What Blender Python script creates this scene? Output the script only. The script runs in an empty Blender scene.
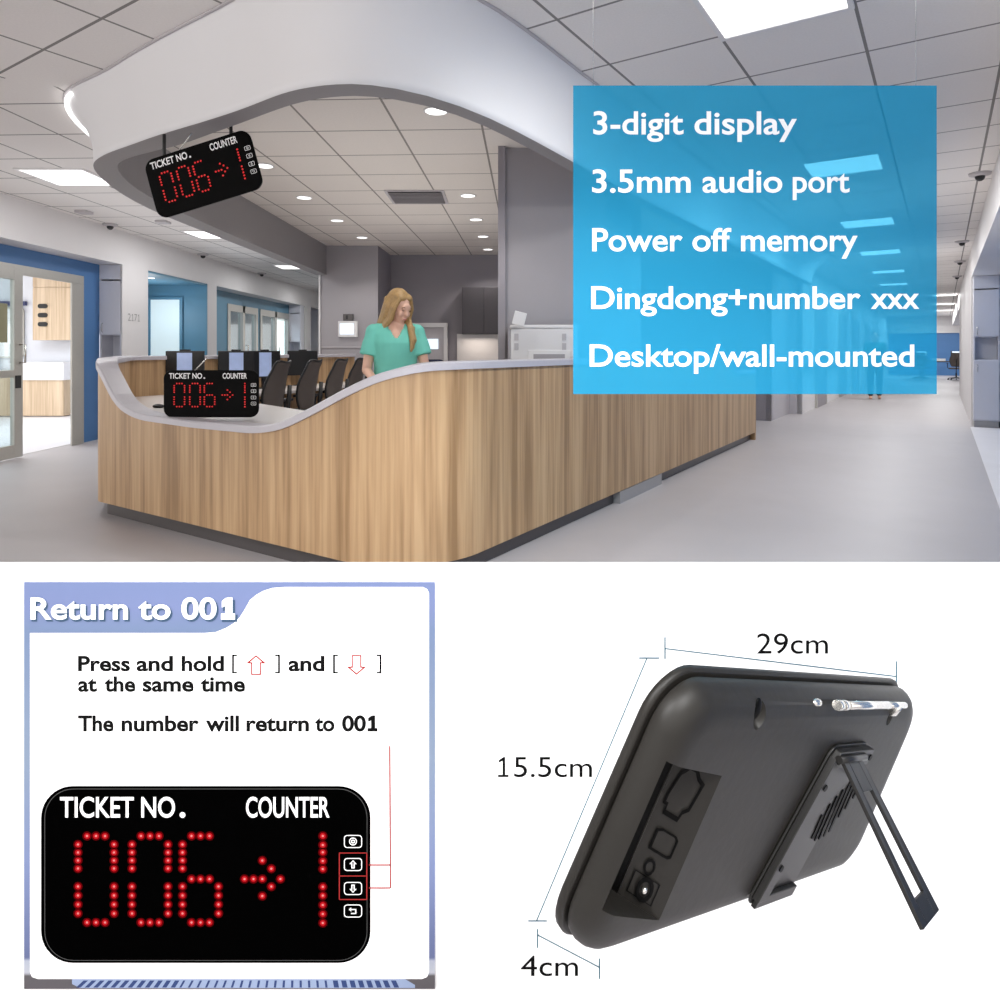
import bpy, bmesh, math, random
from mathutils import Vector, Matrix
random.seed(4)
SC = bpy.context.scene
COL = SC.collection
F = 672.0; H = 1.2
PI = math.pi

# ------------------------------------------------------------------ helpers
def at(px, py, Y):                      # a point of the place at depth Y
    return Vector(((px-500)/F*Y, Y, H-(py-350)/F*Y))
def UV(u, v, z=0):                      # corridor axes (31 degrees right of the view axis)
    c, s = .8351, .5501
    return Vector((s*u+c*v, c*u-s*v, z))

def lin(c):
    c = c/255.0
    return c/12.92 if c <= .04045 else ((c+.055)/1.055)**2.4
def rgb(r, g, b, k=1.0):
    return (lin(r)*k, lin(g)*k, lin(b)*k, 1)

def mat(name, col, rough=.5, metal=0, spec=.5, emit=None, es=0, noise=0, nscale=30, bump=0):
    m = bpy.data.materials.new(name); m.use_nodes = True
    nt = m.node_tree; b = nt.nodes['Principled BSDF']
    b.inputs['Base Color'].default_value = col
    b.inputs['Roughness'].default_value = rough
    b.inputs['Metallic'].default_value = metal
    b.inputs['Specular IOR Level'].default_value = spec
    if emit:
        b.inputs['Emission Color'].default_value = emit
        b.inputs['Emission Strength'].default_value = es
    if noise or bump:
        tc = nt.nodes.new('ShaderNodeTexCoord'); n = nt.nodes.new('ShaderNodeTexNoise')
        n.inputs['Scale'].default_value = nscale; n.inputs['Detail'].default_value = 3
        nt.links.new(tc.outputs['Object'], n.inputs['Vector'])
        if noise:
            mx = nt.nodes.new('ShaderNodeMix'); mx.data_type = 'RGBA'; mx.blend_type = 'MULTIPLY'
            mr = nt.nodes.new('ShaderNodeMapRange')
            mr.inputs['To Min'].default_value = 1-noise; mr.inputs['To Max'].default_value = 1+noise
            nt.links.new(n.outputs['Fac'], mr.inputs['Value'])
            mx.inputs['Factor'].default_value = 1
            mx.inputs[6].default_value = col
            nt.links.new(mr.outputs[0], mx.inputs[7])
            nt.links.new(mx.outputs[2], b.inputs['Base Color'])
        if bump:
            bp = nt.nodes.new('ShaderNodeBump'); bp.inputs['Strength'].default_value = bump
            bp.inputs['Distance'].default_value = .002
            nt.links.new(n.outputs['Fac'], bp.inputs['Height']); nt.links.new(bp.outputs[0], b.inputs['Normal'])
    return m

def wood(name, c1, c2, c3, sc=9):
    m = bpy.data.materials.new(name); m.use_nodes = True
    nt = m.node_tree; b = nt.nodes['Principled BSDF']; L = nt.links.new
    tc = nt.nodes.new('ShaderNodeTexCoord'); mp = nt.nodes.new('ShaderNodeMapping')
    mp.inputs['Scale'].default_value = (1, 1, .035)
    L(tc.outputs['Object'], mp.inputs['Vector'])
    n1 = nt.nodes.new('ShaderNodeTexNoise'); n1.inputs['Scale'].default_value = sc; n1.inputs['Detail'].default_value = 2; n1.inputs['Roughness'].default_value = .6
    n2 = nt.nodes.new('ShaderNodeTexNoise'); n2.inputs['Scale'].default_value = sc*4.5; n2.inputs['Detail'].default_value = 3
    L(mp.outputs[0], n1.inputs['Vector']); L(mp.outputs[0], n2.inputs['Vector'])
    mx = nt.nodes.new('ShaderNodeMix'); mx.inputs['Factor'].default_value = .42
    L(n1.outputs['Fac'], mx.inputs[2]); L(n2.outputs['Fac'], mx.inputs[3])
    r = nt.nodes.new('ShaderNodeValToRGB'); e = r.color_ramp.elements
    e[0].position = .38; e[0].color = c1; e[1].position = .62; e[1].color = c3
    x = e.new(.5); x.color = c2
    L(mx.outputs[0], r.inputs[0]); L(r.outputs[0], b.inputs['Base Color'])
    b.inputs['Roughness'].default_value = .45
    return m

def grid_mat(name, base, line, ang, x0, y0, t=.61, w=.016, split=None):
    """suspended ceiling: square tiles between thin rails; split = second grid beyond a line"""
    m = bpy.data.materials.new(name); m.use_nodes = True
    nt = m.node_tree; b = nt.nodes['Principled BSDF']; L = nt.links.new
    g = nt.nodes.new('ShaderNodeNewGeometry')
    def M(op, a, c=None):
        n = nt.nodes.new('ShaderNodeMath'); n.operation = op
        for i, v in enumerate((a, c)):
            if v is None: continue
            if isinstance(v, (int, float)): n.inputs[i].default_value = v
            else: L(v, n.inputs[i])
        return n.outputs[0]
    def lines(ang, x0, y0):
        s = nt.nodes.new('ShaderNodeSeparateXYZ'); L(g.outputs['Position'], s.inputs[0])
        ca, sa = math.cos(ang), math.sin(ang)
        u = M('ADD', M('MULTIPLY', s.outputs[0], ca), M('MULTIPLY', s.outputs[1], -sa))
        v = M('ADD', M('MULTIPLY', s.outputs[0], sa), M('MULTIPLY', s.outputs[1], ca))
        out = []
        for q, o in ((u, x0), (v, y0)):
            f = M('FRACT', M('DIVIDE', M('SUBTRACT', q, o-w/2-60*t), t))
            out.append(M('LESS_THAN', f, w/t))
        return M('MAXIMUM', out[0], out[1]), u, v
    k, u, v = lines(ang, x0, y0)
    if split:
        k2, _, _ = lines(*split[0])
        # inside the second zone where v > split_v and u < split_u
        z = M('MULTIPLY', M('GREATER_THAN', v, split[1]), M('LESS_THAN', u, split[2]))
        k = M('ADD', M('MULTIPLY', k2, z), M('MULTIPLY', k, M('SUBTRACT', 1, z)))
    n = nt.nodes.new('ShaderNodeTexNoise'); n.inputs['Scale'].default_value = 90
    L(g.outputs['Position'], n.inputs['Vector'])
    mr = nt.nodes.new('ShaderNodeMapRange'); mr.inputs['To Min'].default_value = .95; mr.inputs['To Max'].default_value = 1.05
    L(n.outputs['Fac'], mr.inputs['Value'])
    m1 = nt.nodes.new('ShaderNodeMix'); m1.data_type = 'RGBA'; m1.blend_type = 'MULTIPLY'; m1.inputs['Factor'].default_value = 1
    m1.inputs[6].default_value = base; L(mr.outputs[0], m1.inputs[7])
    m2 = nt.nodes.new('ShaderNodeMix'); m2.data_type = 'RGBA'
    L(k, m2.inputs['Factor']); L(m1.outputs[2], m2.inputs[6]); m2.inputs[7].default_value = line
    L(m2.outputs[2], b.inputs['Base Color']); b.inputs['Roughness'].default_value = .9
    b.inputs['Specular IOR Level'].default_value = .1
    return m

# geometry added to a bmesh
def add_box(bm, lo, hi, mi=0, M=None):
    x0, y0, z0 = lo; x1, y1, z1 = hi
    vs = [bm.verts.new(p) for p in ((x0,y0,z0),(x1,y0,z0),(x1,y1,z0),(x0,y1,z0),(x0,y0,z1),(x1,y0,z1),(x1,y1,z1),(x0,y1,z1))]
    if M is not None:
        for v in vs: v.co = M @ v.co
    fs = [bm.faces.new([vs[i] for i in q]) for q in ((0,3,2,1),(4,5,6,7),(0,1,5,4),(1,2,6,5),(2,3,7,6),(3,0,4,7))]
    for f in fs: f.material_index = mi
    return vs
def add_prism(bm, pts, d, mi=0):            # pts: 3D outline, d: extrusion vector
    d = Vector(d)
    a = [bm.verts.new(p) for p in pts]; b = [bm.verts.new(Vector(p)+d) for p in pts]
    n = len(a); fs = [bm.faces.new(a[::-1]), bm.faces.new(b)]
    for i in range(n): fs.append(bm.faces.new((a[i], a[(i+1) % n], b[(i+1) % n], b[i])))
    for f in fs: f.material_index = mi
def add_wall(bm, p, q, z0, z1, t=.06, mi=0): # wall slab on the left-hand side of p->q
    p = Vector((p[0], p[1], 0)); q = Vector((q[0], q[1], 0)); d = (q-p).normalized(); n = Vector((-d.y, d.x, 0))*t
    add_prism(bm, [Vector((c.x, c.y, z0)) for c in (p, q, q+n, p+n)], (0, 0, z1-z0), mi)
def add_tube(bm, path, r, n=10, mi=0, cap=True):
    path = [Vector(p) for p in path]; rs = r if isinstance(r, (list, tuple)) else [r]*len(path)
    rings = []; up = None
    for i, p in enumerate(path):
        t = (path[min(i+1, len(path)-1)]-path[max(i-1, 0)]).normalized()
        if up is None: up = t.orthogonal().normalized()
        up = (up - t*up.dot(t)).normalized(); w = t.cross(up)
        rings.append([bm.verts.new(p+(up*math.cos(2*PI*k/n)+w*math.sin(2*PI*k/n))*rs[i]) for k in range(n)])
    for a, b in zip(rings, rings[1:]):
        for k in range(n):
            f = bm.faces.new((a[k], a[(k+1) % n], b[(k+1) % n], b[k])); f.material_index = mi; f.smooth = True
    if cap:
        bm.faces.new(rings[0][::-1]).material_index = mi; bm.faces.new(rings[-1]).material_index = mi
def add_rings(bm, rings, mi=0, cap0=True, cap1=True, closed=True, smooth=True):
    R = [[bm.verts.new(p) for p in r] for r in rings]; n = len(R[0])
    for a, b in zip(R, R[1:]):
        for k in range(n if closed else n-1):
            f = bm.faces.new((a[k], a[(k+1) % n], b[(k+1) % n], b[k])); f.material_index = mi; f.smooth = smooth
    if cap0: bm.faces.new(R[0][::-1]).material_index = mi
    if cap1: bm.faces.new(R[-1]).material_index = mi
def rrect(x0, y0, x1, y1, r, n=8):
    out = []
    for cx, cy, a in ((x1-r, y1-r, 0), (x0+r, y1-r, PI/2), (x0+r, y0+r, PI), (x1-r, y0+r, 1.5*PI)):
        for k in range(n+1):
            t = a+PI/2*k/n; out.append((cx+r*math.cos(t), cy+r*math.sin(t)))
    return out
def add_ellipsoid(bm, c, r, M=None, u=20, v=12, mi=0):
    g = bmesh.ops.create_uvsphere(bm, u_segments=u, v_segments=v, radius=1)
    T = Matrix.Translation(c) @ (M or Matrix()) @ Matrix.Diagonal((r[0], r[1], r[2], 1))
    for w in g['verts']:
        w.co = T @ w.co
        for f in w.link_faces: f.smooth = True; f.material_index = mi

def obj(name, bm, m=None, parent=None, bevel=0, seg=2):
    if isinstance(bm, bmesh.types.BMesh):
        me = bpy.data.meshes.new(name); bmesh.ops.recalc_face_normals(bm, faces=bm.faces)
        bm.to_mesh(me); bm.free()
    else: me = bm
    o = bpy.data.objects.new(name, me); COL.objects.link(o)
    for x in (m if isinstance(m, (list, tuple)) else [m]):
        if x: me.materials.append(x)
    if parent: o.parent = parent
    if bevel:
        b = o.modifiers.new('bevel', 'BEVEL'); b.width = bevel; b.segments = seg; b.limit_method = 'ANGLE'; b.angle_limit = .9
    return o
def B(): return bmesh.new()
def box_obj(name, lo, hi, m, parent=None, bevel=0):
    bm = B(); add_box(bm, lo, hi); return obj(name, bm, m, parent, bevel)
def tag(o, label, cat, group=None):
    o['label'] = label; o['category'] = cat
    if group: o['group'] = group
    return o
def thing(name, label, cat, loc=(0,0,0), rz=0, group=None):
    o = bpy.data.objects.new(name, None); COL.objects.link(o)
    o.location = loc; o.rotation_euler = (0, 0, rz); o.empty_display_size = .1
    return tag(o, label, cat, group)
def struct(name, bm, m):
    o = obj(name, bm, m); o['kind'] = 'structure'; return o
def sthing(name, loc=(0,0,0), rz=0):
    o = bpy.data.objects.new(name, None); COL.objects.link(o); o.location = loc; o.rotation_euler = (0,0,rz); o['kind'] = 'structure'; return o
def dup(root, loc, rz, label, group=None):
    r = root.copy(); COL.objects.link(r); r.location = loc; r.rotation_euler = (0, 0, rz)
    r['label'] = label
    if group: r['group'] = group
    def rec(a, b):
        for ch in list(a.children):
            c = ch.copy(); COL.objects.link(c); c.parent = b; rec(ch, c)
    rec(root, r)
    return r
def evaluated(o):
    dg = bpy.context.evaluated_depsgraph_get(); dg.update()
    me = bpy.data.meshes.new_from_object(o.evaluated_get(dg), depsgraph=dg)
    return me

_cap = {}
def text_polys(s, off=.0):
    c = bpy.data.curves.new('t', 'FONT'); c.body = s; c.size = 1; c.offset = off; c.resolution_u = 5
    o = bpy.data.objects.new('t', c); COL.objects.link(o)
    me = evaluated(o); bpy.data.objects.remove(o); bpy.data.curves.remove(c)
    vs = [v.co.copy() for v in me.vertices]; fs = [tuple(p.vertices) for p in me.polygons]
    bpy.data.meshes.remove(me)
    return vs, fs
def add_text(bm, s, x0, x1, yb, yt, fn, off=.012, mi=0):
    """text whose ink runs x0..x1 and whose capitals run yb (baseline)..yt; fn maps flat (x,y) to 3D"""
    if off not in _cap:
        vs, _ = text_polys('H', off); _cap[off] = (min(v.y for v in vs), max(v.y for v in vs))
    b0, b1 = _cap[off]
    vs, fs = text_polys(s, off)
    a0, a1 = min(v.x for v in vs), max(v.x for v in vs)
    V = [bm.verts.new(fn(x0+(v.x-a0)/(a1-a0)*(x1-x0), yb+(v.y-b0)/(b1-b0)*(yt-yb))) for v in vs]
    for f in fs:
        try: bm.faces.new([V[i] for i in f]).material_index = mi
        except ValueError: pass

def add_one(bm, x0, x1, yb, yt, fn, w, foot=True):
    """figure one with flag and foot; w = stroke width along x"""
    h = yt-yb; sg = 1 if x1 > x0 else -1; cx = x0+(x1-x0)*(.56 if foot else .7); t = abs(h)*.085*w; ty = (1 if h > 0 else -1)*t*1.05
    hw = sg*t
    def P(pts): bm.faces.new([bm.verts.new(fn(*p)) for p in pts])
    P([(cx-hw, yb+(ty*1.6 if foot else 0)), (cx+hw, yb+(ty*1.6 if foot else 0)), (cx+hw, yt), (cx-hw*.2, yt), (cx-hw, yt-h*.03)])
    P([(cx-hw, yt-h*.03), (x0+(x1-x0)*.06, yt-h*.17), (x0+(x1-x0)*.06, yt-h*.17-ty*1.7), (cx-hw, yt-h*.06-ty*1.9)])
    if foot: P([(x0, yb), (x1, yb), (x1, yb+ty*1.6), (x0, yb+ty*1.6)])

def smooth_path(pts, n):
    """Catmull-Rom through the points, n samples evenly by length"""
    P = [Vector(p) for p in pts]; P = [P[0]*2-P[1]]+P+[P[-1]*2-P[-2]]
    d = []
    for i in range(1, len(P)-2):
        for k in range(24):
            t = k/24; a, b, c, e = P[i-1:i+3]
            d.append(.5*((2*b)+(c-a)*t+(2*a-5*b+4*c-e)*t*t+(3*b-a-3*c+e)*t**3))
    d.append(P[-2])
    s = [0]
    for a, b in zip(d, d[1:]): s.append(s[-1]+(b-a).length)
    out = []; j = 0
    for k in range(n):
        t = s[-1]*k/(n-1)
        while j < len(s)-2 and s[j+1] < t: j += 1
        f = (t-s[j])/max(1e-9, s[j+1]-s[j]); out.append(d[j].lerp(d[j+1], min(1, f)))
    return out

# ------------------------------------------------------------------ materials
M = {}
M['white'] = mat('white paint', rgb(232,230,230), .6, noise=.03, nscale=4)
M['white_wall'] = mat('white wall panel', rgb(225,222,222), .5, noise=.03, nscale=3)
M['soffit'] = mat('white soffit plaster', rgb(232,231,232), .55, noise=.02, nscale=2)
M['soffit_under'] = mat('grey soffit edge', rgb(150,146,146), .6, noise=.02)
M['grey'] = mat('grey paint', rgb(166,162,166), .6, noise=.03, nscale=3)
M['grey_dk'] = mat('dark grey paint', rgb(152,147,153), .6, noise=.03, nscale=3)
M['grey_lt'] = mat('light grey panel', rgb(188,183,186), .5, noise=.02)
M['cab_grey'] = mat('cool grey laminate', rgb(212,213,222), .45, noise=.02)
M['blue'] = mat('blue paint', rgb(78,124,178), .5, noise=.03, nscale=3)
M['teal'] = mat('teal blue paint', rgb(98,146,172), .5, noise=.03, nscale=3)
M['alu'] = mat('brushed aluminium', rgb(190,188,182), .35, metal=.5, noise=.04)
M['rim'] = mat('grey solid surface', rgb(196,193,199), .35, noise=.03, nscale=60)
M['desk'] = mat('pale worktop', rgb(212,207,205), .3, noise=.02)
M['kick'] = mat('dark metal plinth', rgb(88,84,84), .35, metal=.3, noise=.04)
M['kick_lt'] = mat('grey plinth door', rgb(160,158,158), .35, metal=.2, noise=.03)
M['wood'] = wood('oak veneer', rgb(152,120,84), rgb(182,148,109), rgb(200,167,127))
M['wood_lt'] = wood('pale oak veneer', rgb(190,164,134), rgb(208,184,154), rgb(222,200,172), 9)
M['black'] = mat('black plastic', rgb(26,26,28), .4, noise=.1)
M['mesh'] = mat('dark brown chair mesh', rgb(92,84,80), .7, noise=.15, nscale=200)
M['blackgloss'] = mat('black acrylic front', (.0006,.0006,.0006,1), .5, spec=.08, noise=.02)
M['led'] = mat('red led', (.5,.01,.01,1), .4, emit=(1,.03,.03,1), es=.5, noise=.01)
M['ink_w'] = mat('white print', (.95,.95,.95,1), .6, spec=.1, noise=.01)
M['steel'] = mat('chrome', rgb(215,213,208), .22, metal=.9, noise=.02)
M['glow'] = mat('lit diffuser', (.9,.9,.9,1), .5, emit=(1,.985,.97,1), es=1.7, noise=.01)
M['scr'] = mat('lit screen', (.3,.35,.5,1), .3, emit=(.30,.40,.66,1), es=.42, noise=.3, nscale=12)
M['scr_w'] = mat('lit white screen', (.7,.8,.9,1), .3, emit=(.75,.86,1,1), es=.9, noise=.15, nscale=60)
M['room'] = mat('pale blue white wall', rgb(226,230,238), .5, noise=.02)
def glass(name, tint, f=.12):
    m = bpy.data.materials.new(name); m.use_nodes = True; nt = m.node_tree; L = nt.links.new
    o = nt.nodes['Material Output']; nt.nodes.remove(nt.nodes['Principled BSDF'])
    t = nt.nodes.new('ShaderNodeBsdfTransparent'); t.inputs[0].default_value = tint
    g = nt.nodes.new('ShaderNodeBsdfGlossy'); g.inputs['Roughness'].default_value = .05
    mx = nt.nodes.new('ShaderNodeMixShader'); mx.inputs[0].default_value = f
    L(t.outputs[0], mx.inputs[1]); L(g.outputs[0], mx.inputs[2]); L(mx.outputs[0], o.inputs[0]); return m
M['glass'] = glass('door glass', (.86,.93,.94,1))

# floor: soft polished vinyl
def floor_mat(name, col, rough):
    m = mat(name, col, rough, spec=.3, noise=.05, nscale=2.5); return m
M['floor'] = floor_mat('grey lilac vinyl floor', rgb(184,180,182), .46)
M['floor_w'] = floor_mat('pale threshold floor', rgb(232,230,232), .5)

# ------------------------------------------------------------------ setting
bm = B(); add_box(bm, (-12,-4,-.08), (30,42,0)); struct('floor', bm, M['floor'])
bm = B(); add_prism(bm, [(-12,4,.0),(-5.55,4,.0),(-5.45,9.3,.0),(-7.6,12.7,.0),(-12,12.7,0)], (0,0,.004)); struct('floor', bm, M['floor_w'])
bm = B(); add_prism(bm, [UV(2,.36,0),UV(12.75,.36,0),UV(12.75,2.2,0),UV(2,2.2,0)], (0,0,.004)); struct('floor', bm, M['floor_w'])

ANG_R = math.radians(33.4)
CEIL = grid_mat('ceiling tiles', rgb(236,232,229), rgb(142,139,137), ANG_R, -.95, 2.87, t=.61, split=((.04,-.42,4.85), 1.7, -4.5))
CEIL_IN = grid_mat('inner ceiling tiles', rgb(228,221,214), rgb(148,142,136), .04, -.42+.1, 4.85, t=.61)
bm = B(); add_box(bm, (-12,-4,2.8), (30,42,2.88)); struct('ceiling', bm, CEIL)

# --- soffit over the desk (plan curves at the bottom outer, bottom inner and top edges)
bo = [[(-2.82,10.32),(-2.85,8.6),(-2.87,6.94),(-2.88,5.62),(-2.83,5.14),(-2.74,4.65),(-2.6,4.28)],
      [(-2.6,4.28),(-2.48,4.1),(-2.3,3.93),(-2.1,3.79),(-1.85,3.61),(-1.58,3.44),(-1.29,3.25),(-1.11,3.116),(-.95,2.99),(-.8,2.925),(-.64,2.893),(-.533,2.888)],
      [(-.533,2.888),(-.39,2.92),(-.25,3.02),(-.106,3.22),(.063,3.49),(.32,3.9),(.783,4.655),(1.9,6.35),(3.6,8.93),(5.46,11.75)]]
bi = [[(-2.66,10.32),(-2.67,8.6),(-2.68,6.94),(-2.67,5.62),(-2.65,5.14),(-2.61,4.7),(-2.46,4.33)],
      [(-2.46,4.33),(-2.36,4.14),(-2.22,4.02),(-2.08,3.93),(-1.8,3.77),(-1.52,3.56),(-1.28,3.38),(-1.076,3.22),(-.9,3.1),(-.76,3.05),(-.64,3.03),(-.558,3.026)],
      [(-.558,3.026),(-.41,3.05),(-.26,3.14),(-.11,3.36),(.066,3.66),(.2,3.9),(.66,4.65),(1.75,6.35),(3.4,8.93),(5.26,11.75)]]
to = [[(-3.0,10.32),(-3.04,8.6),(-3.07,6.94),(-3.08,5.7),(-3.07,5.2),(-3.0,4.78),(-2.84,4.36)],
      [(-2.84,4.36),(-2.68,4.14),(-2.56,4.04),(-2.26,3.84),(-2.0,3.63),(-1.6,3.33),(-1.23,3.07),(-1.05,2.92),(-.88,2.8),(-.72,2.73),(-.6,2.705),(-.5,2.7)],
      [(-.5,2.7),(-.35,2.75),(-.18,2.88),(-.0,3.13),(.2,3.45),(.55,4.0),(1.15,4.85),(2.2,6.42),(3.85,8.85),(5.75,11.6)]]
def curve3(secs, ns=(26, 44, 48)):
    out = []
    for s, n in zip(secs, ns):
        p = smooth_path([(x, y, 0) for x, y in s], n); out += p if not out else p[1:]
    for _ in range(5):
        out = [out[0]]+[(a+b*2+c)/4 for a, b, c in zip(out, out[1:], out[2:])]+[out[-1]]
    return out
BO, BI, TO = curve3(bo), curve3(bi), curve3(to)
bm = B()
rings = []
for b, i, t in zip(BO, BI, TO):
    r = [Vector((i.x, i.y, 2.8)), Vector((i.x, i.y, 2.35)), Vector((b.x, b.y, 2.35))]
    for k in range(1, 11):
        h = k/10; s = max(0, (h-.12)/.88)**2.0
        p = b.lerp(t, s); r.append(Vector((p.x, p.y, 2.35+.45*h)))
    rings.append(r)
R = [[bm.verts.new(p) for p in r] for r in rings]
for a, b in zip(R, R[1:]):
    for k in range(len(a)-1):
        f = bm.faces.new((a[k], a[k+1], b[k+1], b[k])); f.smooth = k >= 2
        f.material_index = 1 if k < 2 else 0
bm.faces.new(R[0]); bm.faces.new(R[-1][::-1])
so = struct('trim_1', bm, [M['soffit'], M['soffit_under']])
# shadow-gap trim where the soffit meets the ceiling
bm = B()
add_tube(bm, [(p.x, p.y, 2.795) for p in TO], .009, 6); struct('trim_2', bm, M['grey_lt'])
# lit slot in the rounded left end
bm = B(); seg = TO[20:31]
for a, b in zip(seg, seg[1:]):
    add_tube(bm, [(a.x*1.0+.012, a.y+.0, 2.765), (b.x*1.0+.012, b.y, 2.765)], .012, 6)
o = obj('cove_light', bm, M['glow']); tag(o, 'thin lit strip along the rounded left end of the white soffit', 'light')
# inner ceiling
bm = B(); bm.faces.new([bm.verts.new((p.x, p.y, 2.797)) for p in BI[3:]]+[bm.verts.new((-2.3,12,2.797))])
struct('ceiling', bm, CEIL_IN)

# --- grey walls behind the desk
def wl(name, segs, z0, z1, m, t=.08):
    bm = B()
    for p, q in segs: add_wall(bm, p, q, z0, z1, t)
    return struct(name, bm, m)
wl('wall_back', [((-1.84,11.3),(.6,11.26)), ((-1.87,10.3),(-1.84,11.3))], 0, 2.8, M['grey_dk'])
bm = B(); add_box(bm, (-2.76,10.3,0), (-1.87,10.7,2.8)); struct('wall_back', bm, M['grey'])
box = box_obj('trim_3', (-2.775,10.28,0), (-2.75,10.3,2.35), M['white']); box['kind'] = 'structure'
box = box_obj('trim_4', (-2.74,10.285,1.235), (-1.87,10.3,1.255), M['grey_lt']); box['kind'] = 'structure'
bm = B(); add_prism(bm, [(.02,5.3,0),(.84,5.34,0),(1.3,6.2,0),(1.1,6.5,0),(.02,6.5,0)], (0,0,2.8)); struct('wall_column', bm, M['grey'])
bm = B(); add_box(bm, (-.015,5.26,0), (.04,5.32,2.8)); struct('trim_5', bm, M['grey_dk'])
# end walls to the right of the desk
a, b = UV(12, -2.42), UV(12, -6.2)
wl('wall_right', [(b, a)], 0, 2.8, M['grey_dk'])
wl('wall_right', [(UV(12,-2.42), UV(13.6,-2.42)), (UV(13.6,-2.42), UV(13.6,-2.2))], 0, 2.8, M['grey_lt'])
wl('wall_corridor', [(UV(13.6,-2.2), UV(38,-2.2))], 0, 2.8, M['white_wall'])

# ------------------------------------------------------------------ corridor on the right
bm = B()
add_prism(bm, [UV(1,.38),UV(38,.38),UV(38,1.0),UV(1,1.0)], (0,0,.45))
for v in bm.verts: v.co.z += 2.35
struct('wall_right', bm, M['white_wall'])
bm = B(); add_prism(bm, [UV(13.12,.38),UV(22,.38),UV(22,.9),UV(13.12,.9)], (0,0,2.35)); struct('wall_right', bm, M['white_wall'])
bm = B(); add_prism(bm, [UV(1,.74),UV(13.2,.74),UV(13.2,.82),UV(1,.82)], (0,0,2.35)); struct('wall_right', bm, M['blue'])
bm = B(); add_prism(bm, [UV(38,-5),UV(38,5),UV(38.1,5),UV(38.1,-5)], (0,0,2.0)); struct('wall_far', bm, M['blue'])
bm = B(); add_prism(bm, [UV(37.9,-5,2.0),UV(37.9,5,2.0),UV(38.1,5,2.0),UV(38.1,-5,2.0)], (0,0,.8)); struct('wall_far', bm, M['white_wall'])

def uvthing(name, label, cat, u, v, group=None, z=0):   # local x across (v), local y along the corridor (u)
    p = UV(u, v, z); return thing(name, label, cat, p, -ANG_R, group)
def tall_cabinet(root, w, zt=2.35):
    bm = B()
    d = .32
    add_box(bm, (0,.02,.1), (.02,d,zt)); add_box(bm, (w-.02,.02,.1), (w,d,zt)); add_box(bm, (0,d-.02,.1), (w,d,zt))
    add_box(bm, (.02,.02,1.03), (w-.02,d-.02,1.05)); add_box(bm, (.02,.02,1.40), (w-.02,d-.02,1.42)); add_box(bm, (0,.02,zt-.02), (w,d,zt)); add_box(bm, (.02,.03,.1),(w-.02,d,.12))
    obj('body', bm, M['cab_grey'], root)
    for nm, z0, z1 in (('door', .12, 1.035), ('door', 1.415, 2.13), ('top_panel', 2.15, zt-.005)):
        dd = box_obj(nm, (.004,0,z0), (w-.004,.02,z1), M['cab_grey'], root, .003)
        if nm == 'door':
            zc = .92 if z0 < 1 else 1.5
            bm = B(); add_tube(bm, [(.05,-.0,zc-.06),(.05,-.025,zc-.05),(.05,-.025,zc+.05),(.05,0,zc+.06)], .005, 6); obj('handle', bm, M['steel'], dd)
    box_obj('plinth', (.01,.04,0), (w-.01,d-.02,.1), M['kick_lt'], root)
c = uvthing('tall_cabinet', 'tall cool grey cabinet with open niche in the right-hand corridor wall', 'cabinet', 12.78, .40)
tall_cabinet(c, .33)

def camera_dome(x, y, label):
    t = thing('ceiling_sensor', label, 'sensor', (x, y, 2.8), group='small fittings on the ceiling')
    bm = B(); add_rings(bm, [[(r*math.cos(2*PI*k/14), r*math.sin(2*PI*k/14), z) for k in range(14)] for r, z in ((.09,0),(.085,-.02),(.05,-.03))]); obj('base', bm, M['grey_lt'], t)
    bm = B(); add_ellipsoid(bm, (0,0,-.035), (.04,.04,.04), u=12, v=8); obj('lens', bm, M['black'], t)
for px, py, lab in ((97,224,'round ceiling sensor nearest the blue framed door on the left'),(188,254,'round ceiling sensor above the teal alcove'),(245,273,'small round ceiling sensor above the post beyond the teal alcove'),
               (980,173,'largest dark ceiling camera at the right edge'),(962,241,'dark ceiling camera, second along the right corridor wall'),(960,261,'dark ceiling camera, third along the right corridor wall'),(957,276,'dark ceiling camera, fourth along the right corridor wall')):
    Y = 1.6*F/(350-py); p = at(px, py, Y)
    if px < 500: p.x = max(p.x, -4.95)
    camera_dome(p.x, p.y, lab)
for px, py, lab in ((84,211,'small square grey ceiling fitting nearest on the left'),(163,221,'small square grey ceiling fitting beside the second light panel')):
    p = at(px, py, 1.6*F/(350-py)); o = box_obj('ceiling_fitting', (p.x-.07,p.y-.07,2.77), (p.x+.07,p.y+.07,2.8), M['grey_lt'], None, .005); tag(o, lab, 'sensor')

# light panels
def area(loc, sx, sy, W, col=(.99,1,1), rz=0, name='lamp'):
    l = bpy.data.lights.new(name, 'AREA'); l.shape = 'RECTANGLE'; l.size = sx; l.size_y = sy; l.energy = W; l.color = col
    o = bpy.data.objects.new(name, l); COL.objects.link(o); o.location = loc; o.rotation_euler = (0,0,rz); return o
def panel(x, y, rz, label, group, W):
    t = thing('ceiling_light', label, 'light', (x, y, 2.8), rz, group)
    bm = B()
    for lo, hi in (((-.305,-.305,-.015),(.305,-.28,-.0)),((-.305,.28,-.015),(.305,.305,-.0)),((-.305,-.28,-.015),(-.28,.28,-.0)),((.28,-.28,-.015),(.305,.28,-.0))): add_box(bm, lo, hi)
    obj('frame', bm, M['white'], t)
    box_obj('diffuser', (-.28,-.28,-.008), (.28,.28,-.002), M['glow'], t)
    a = area((x, y, 2.77), .55, .55, W, rz=rz); return t
CW = ['nearest the top edge of the picture','first behind the blue sign','second behind the blue sign','third behind the blue sign','fourth behind the blue sign','fifth behind the blue sign','sixth, right of the blue sign','seventh, right of the blue sign','eighth, farthest down the corridor']
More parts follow.
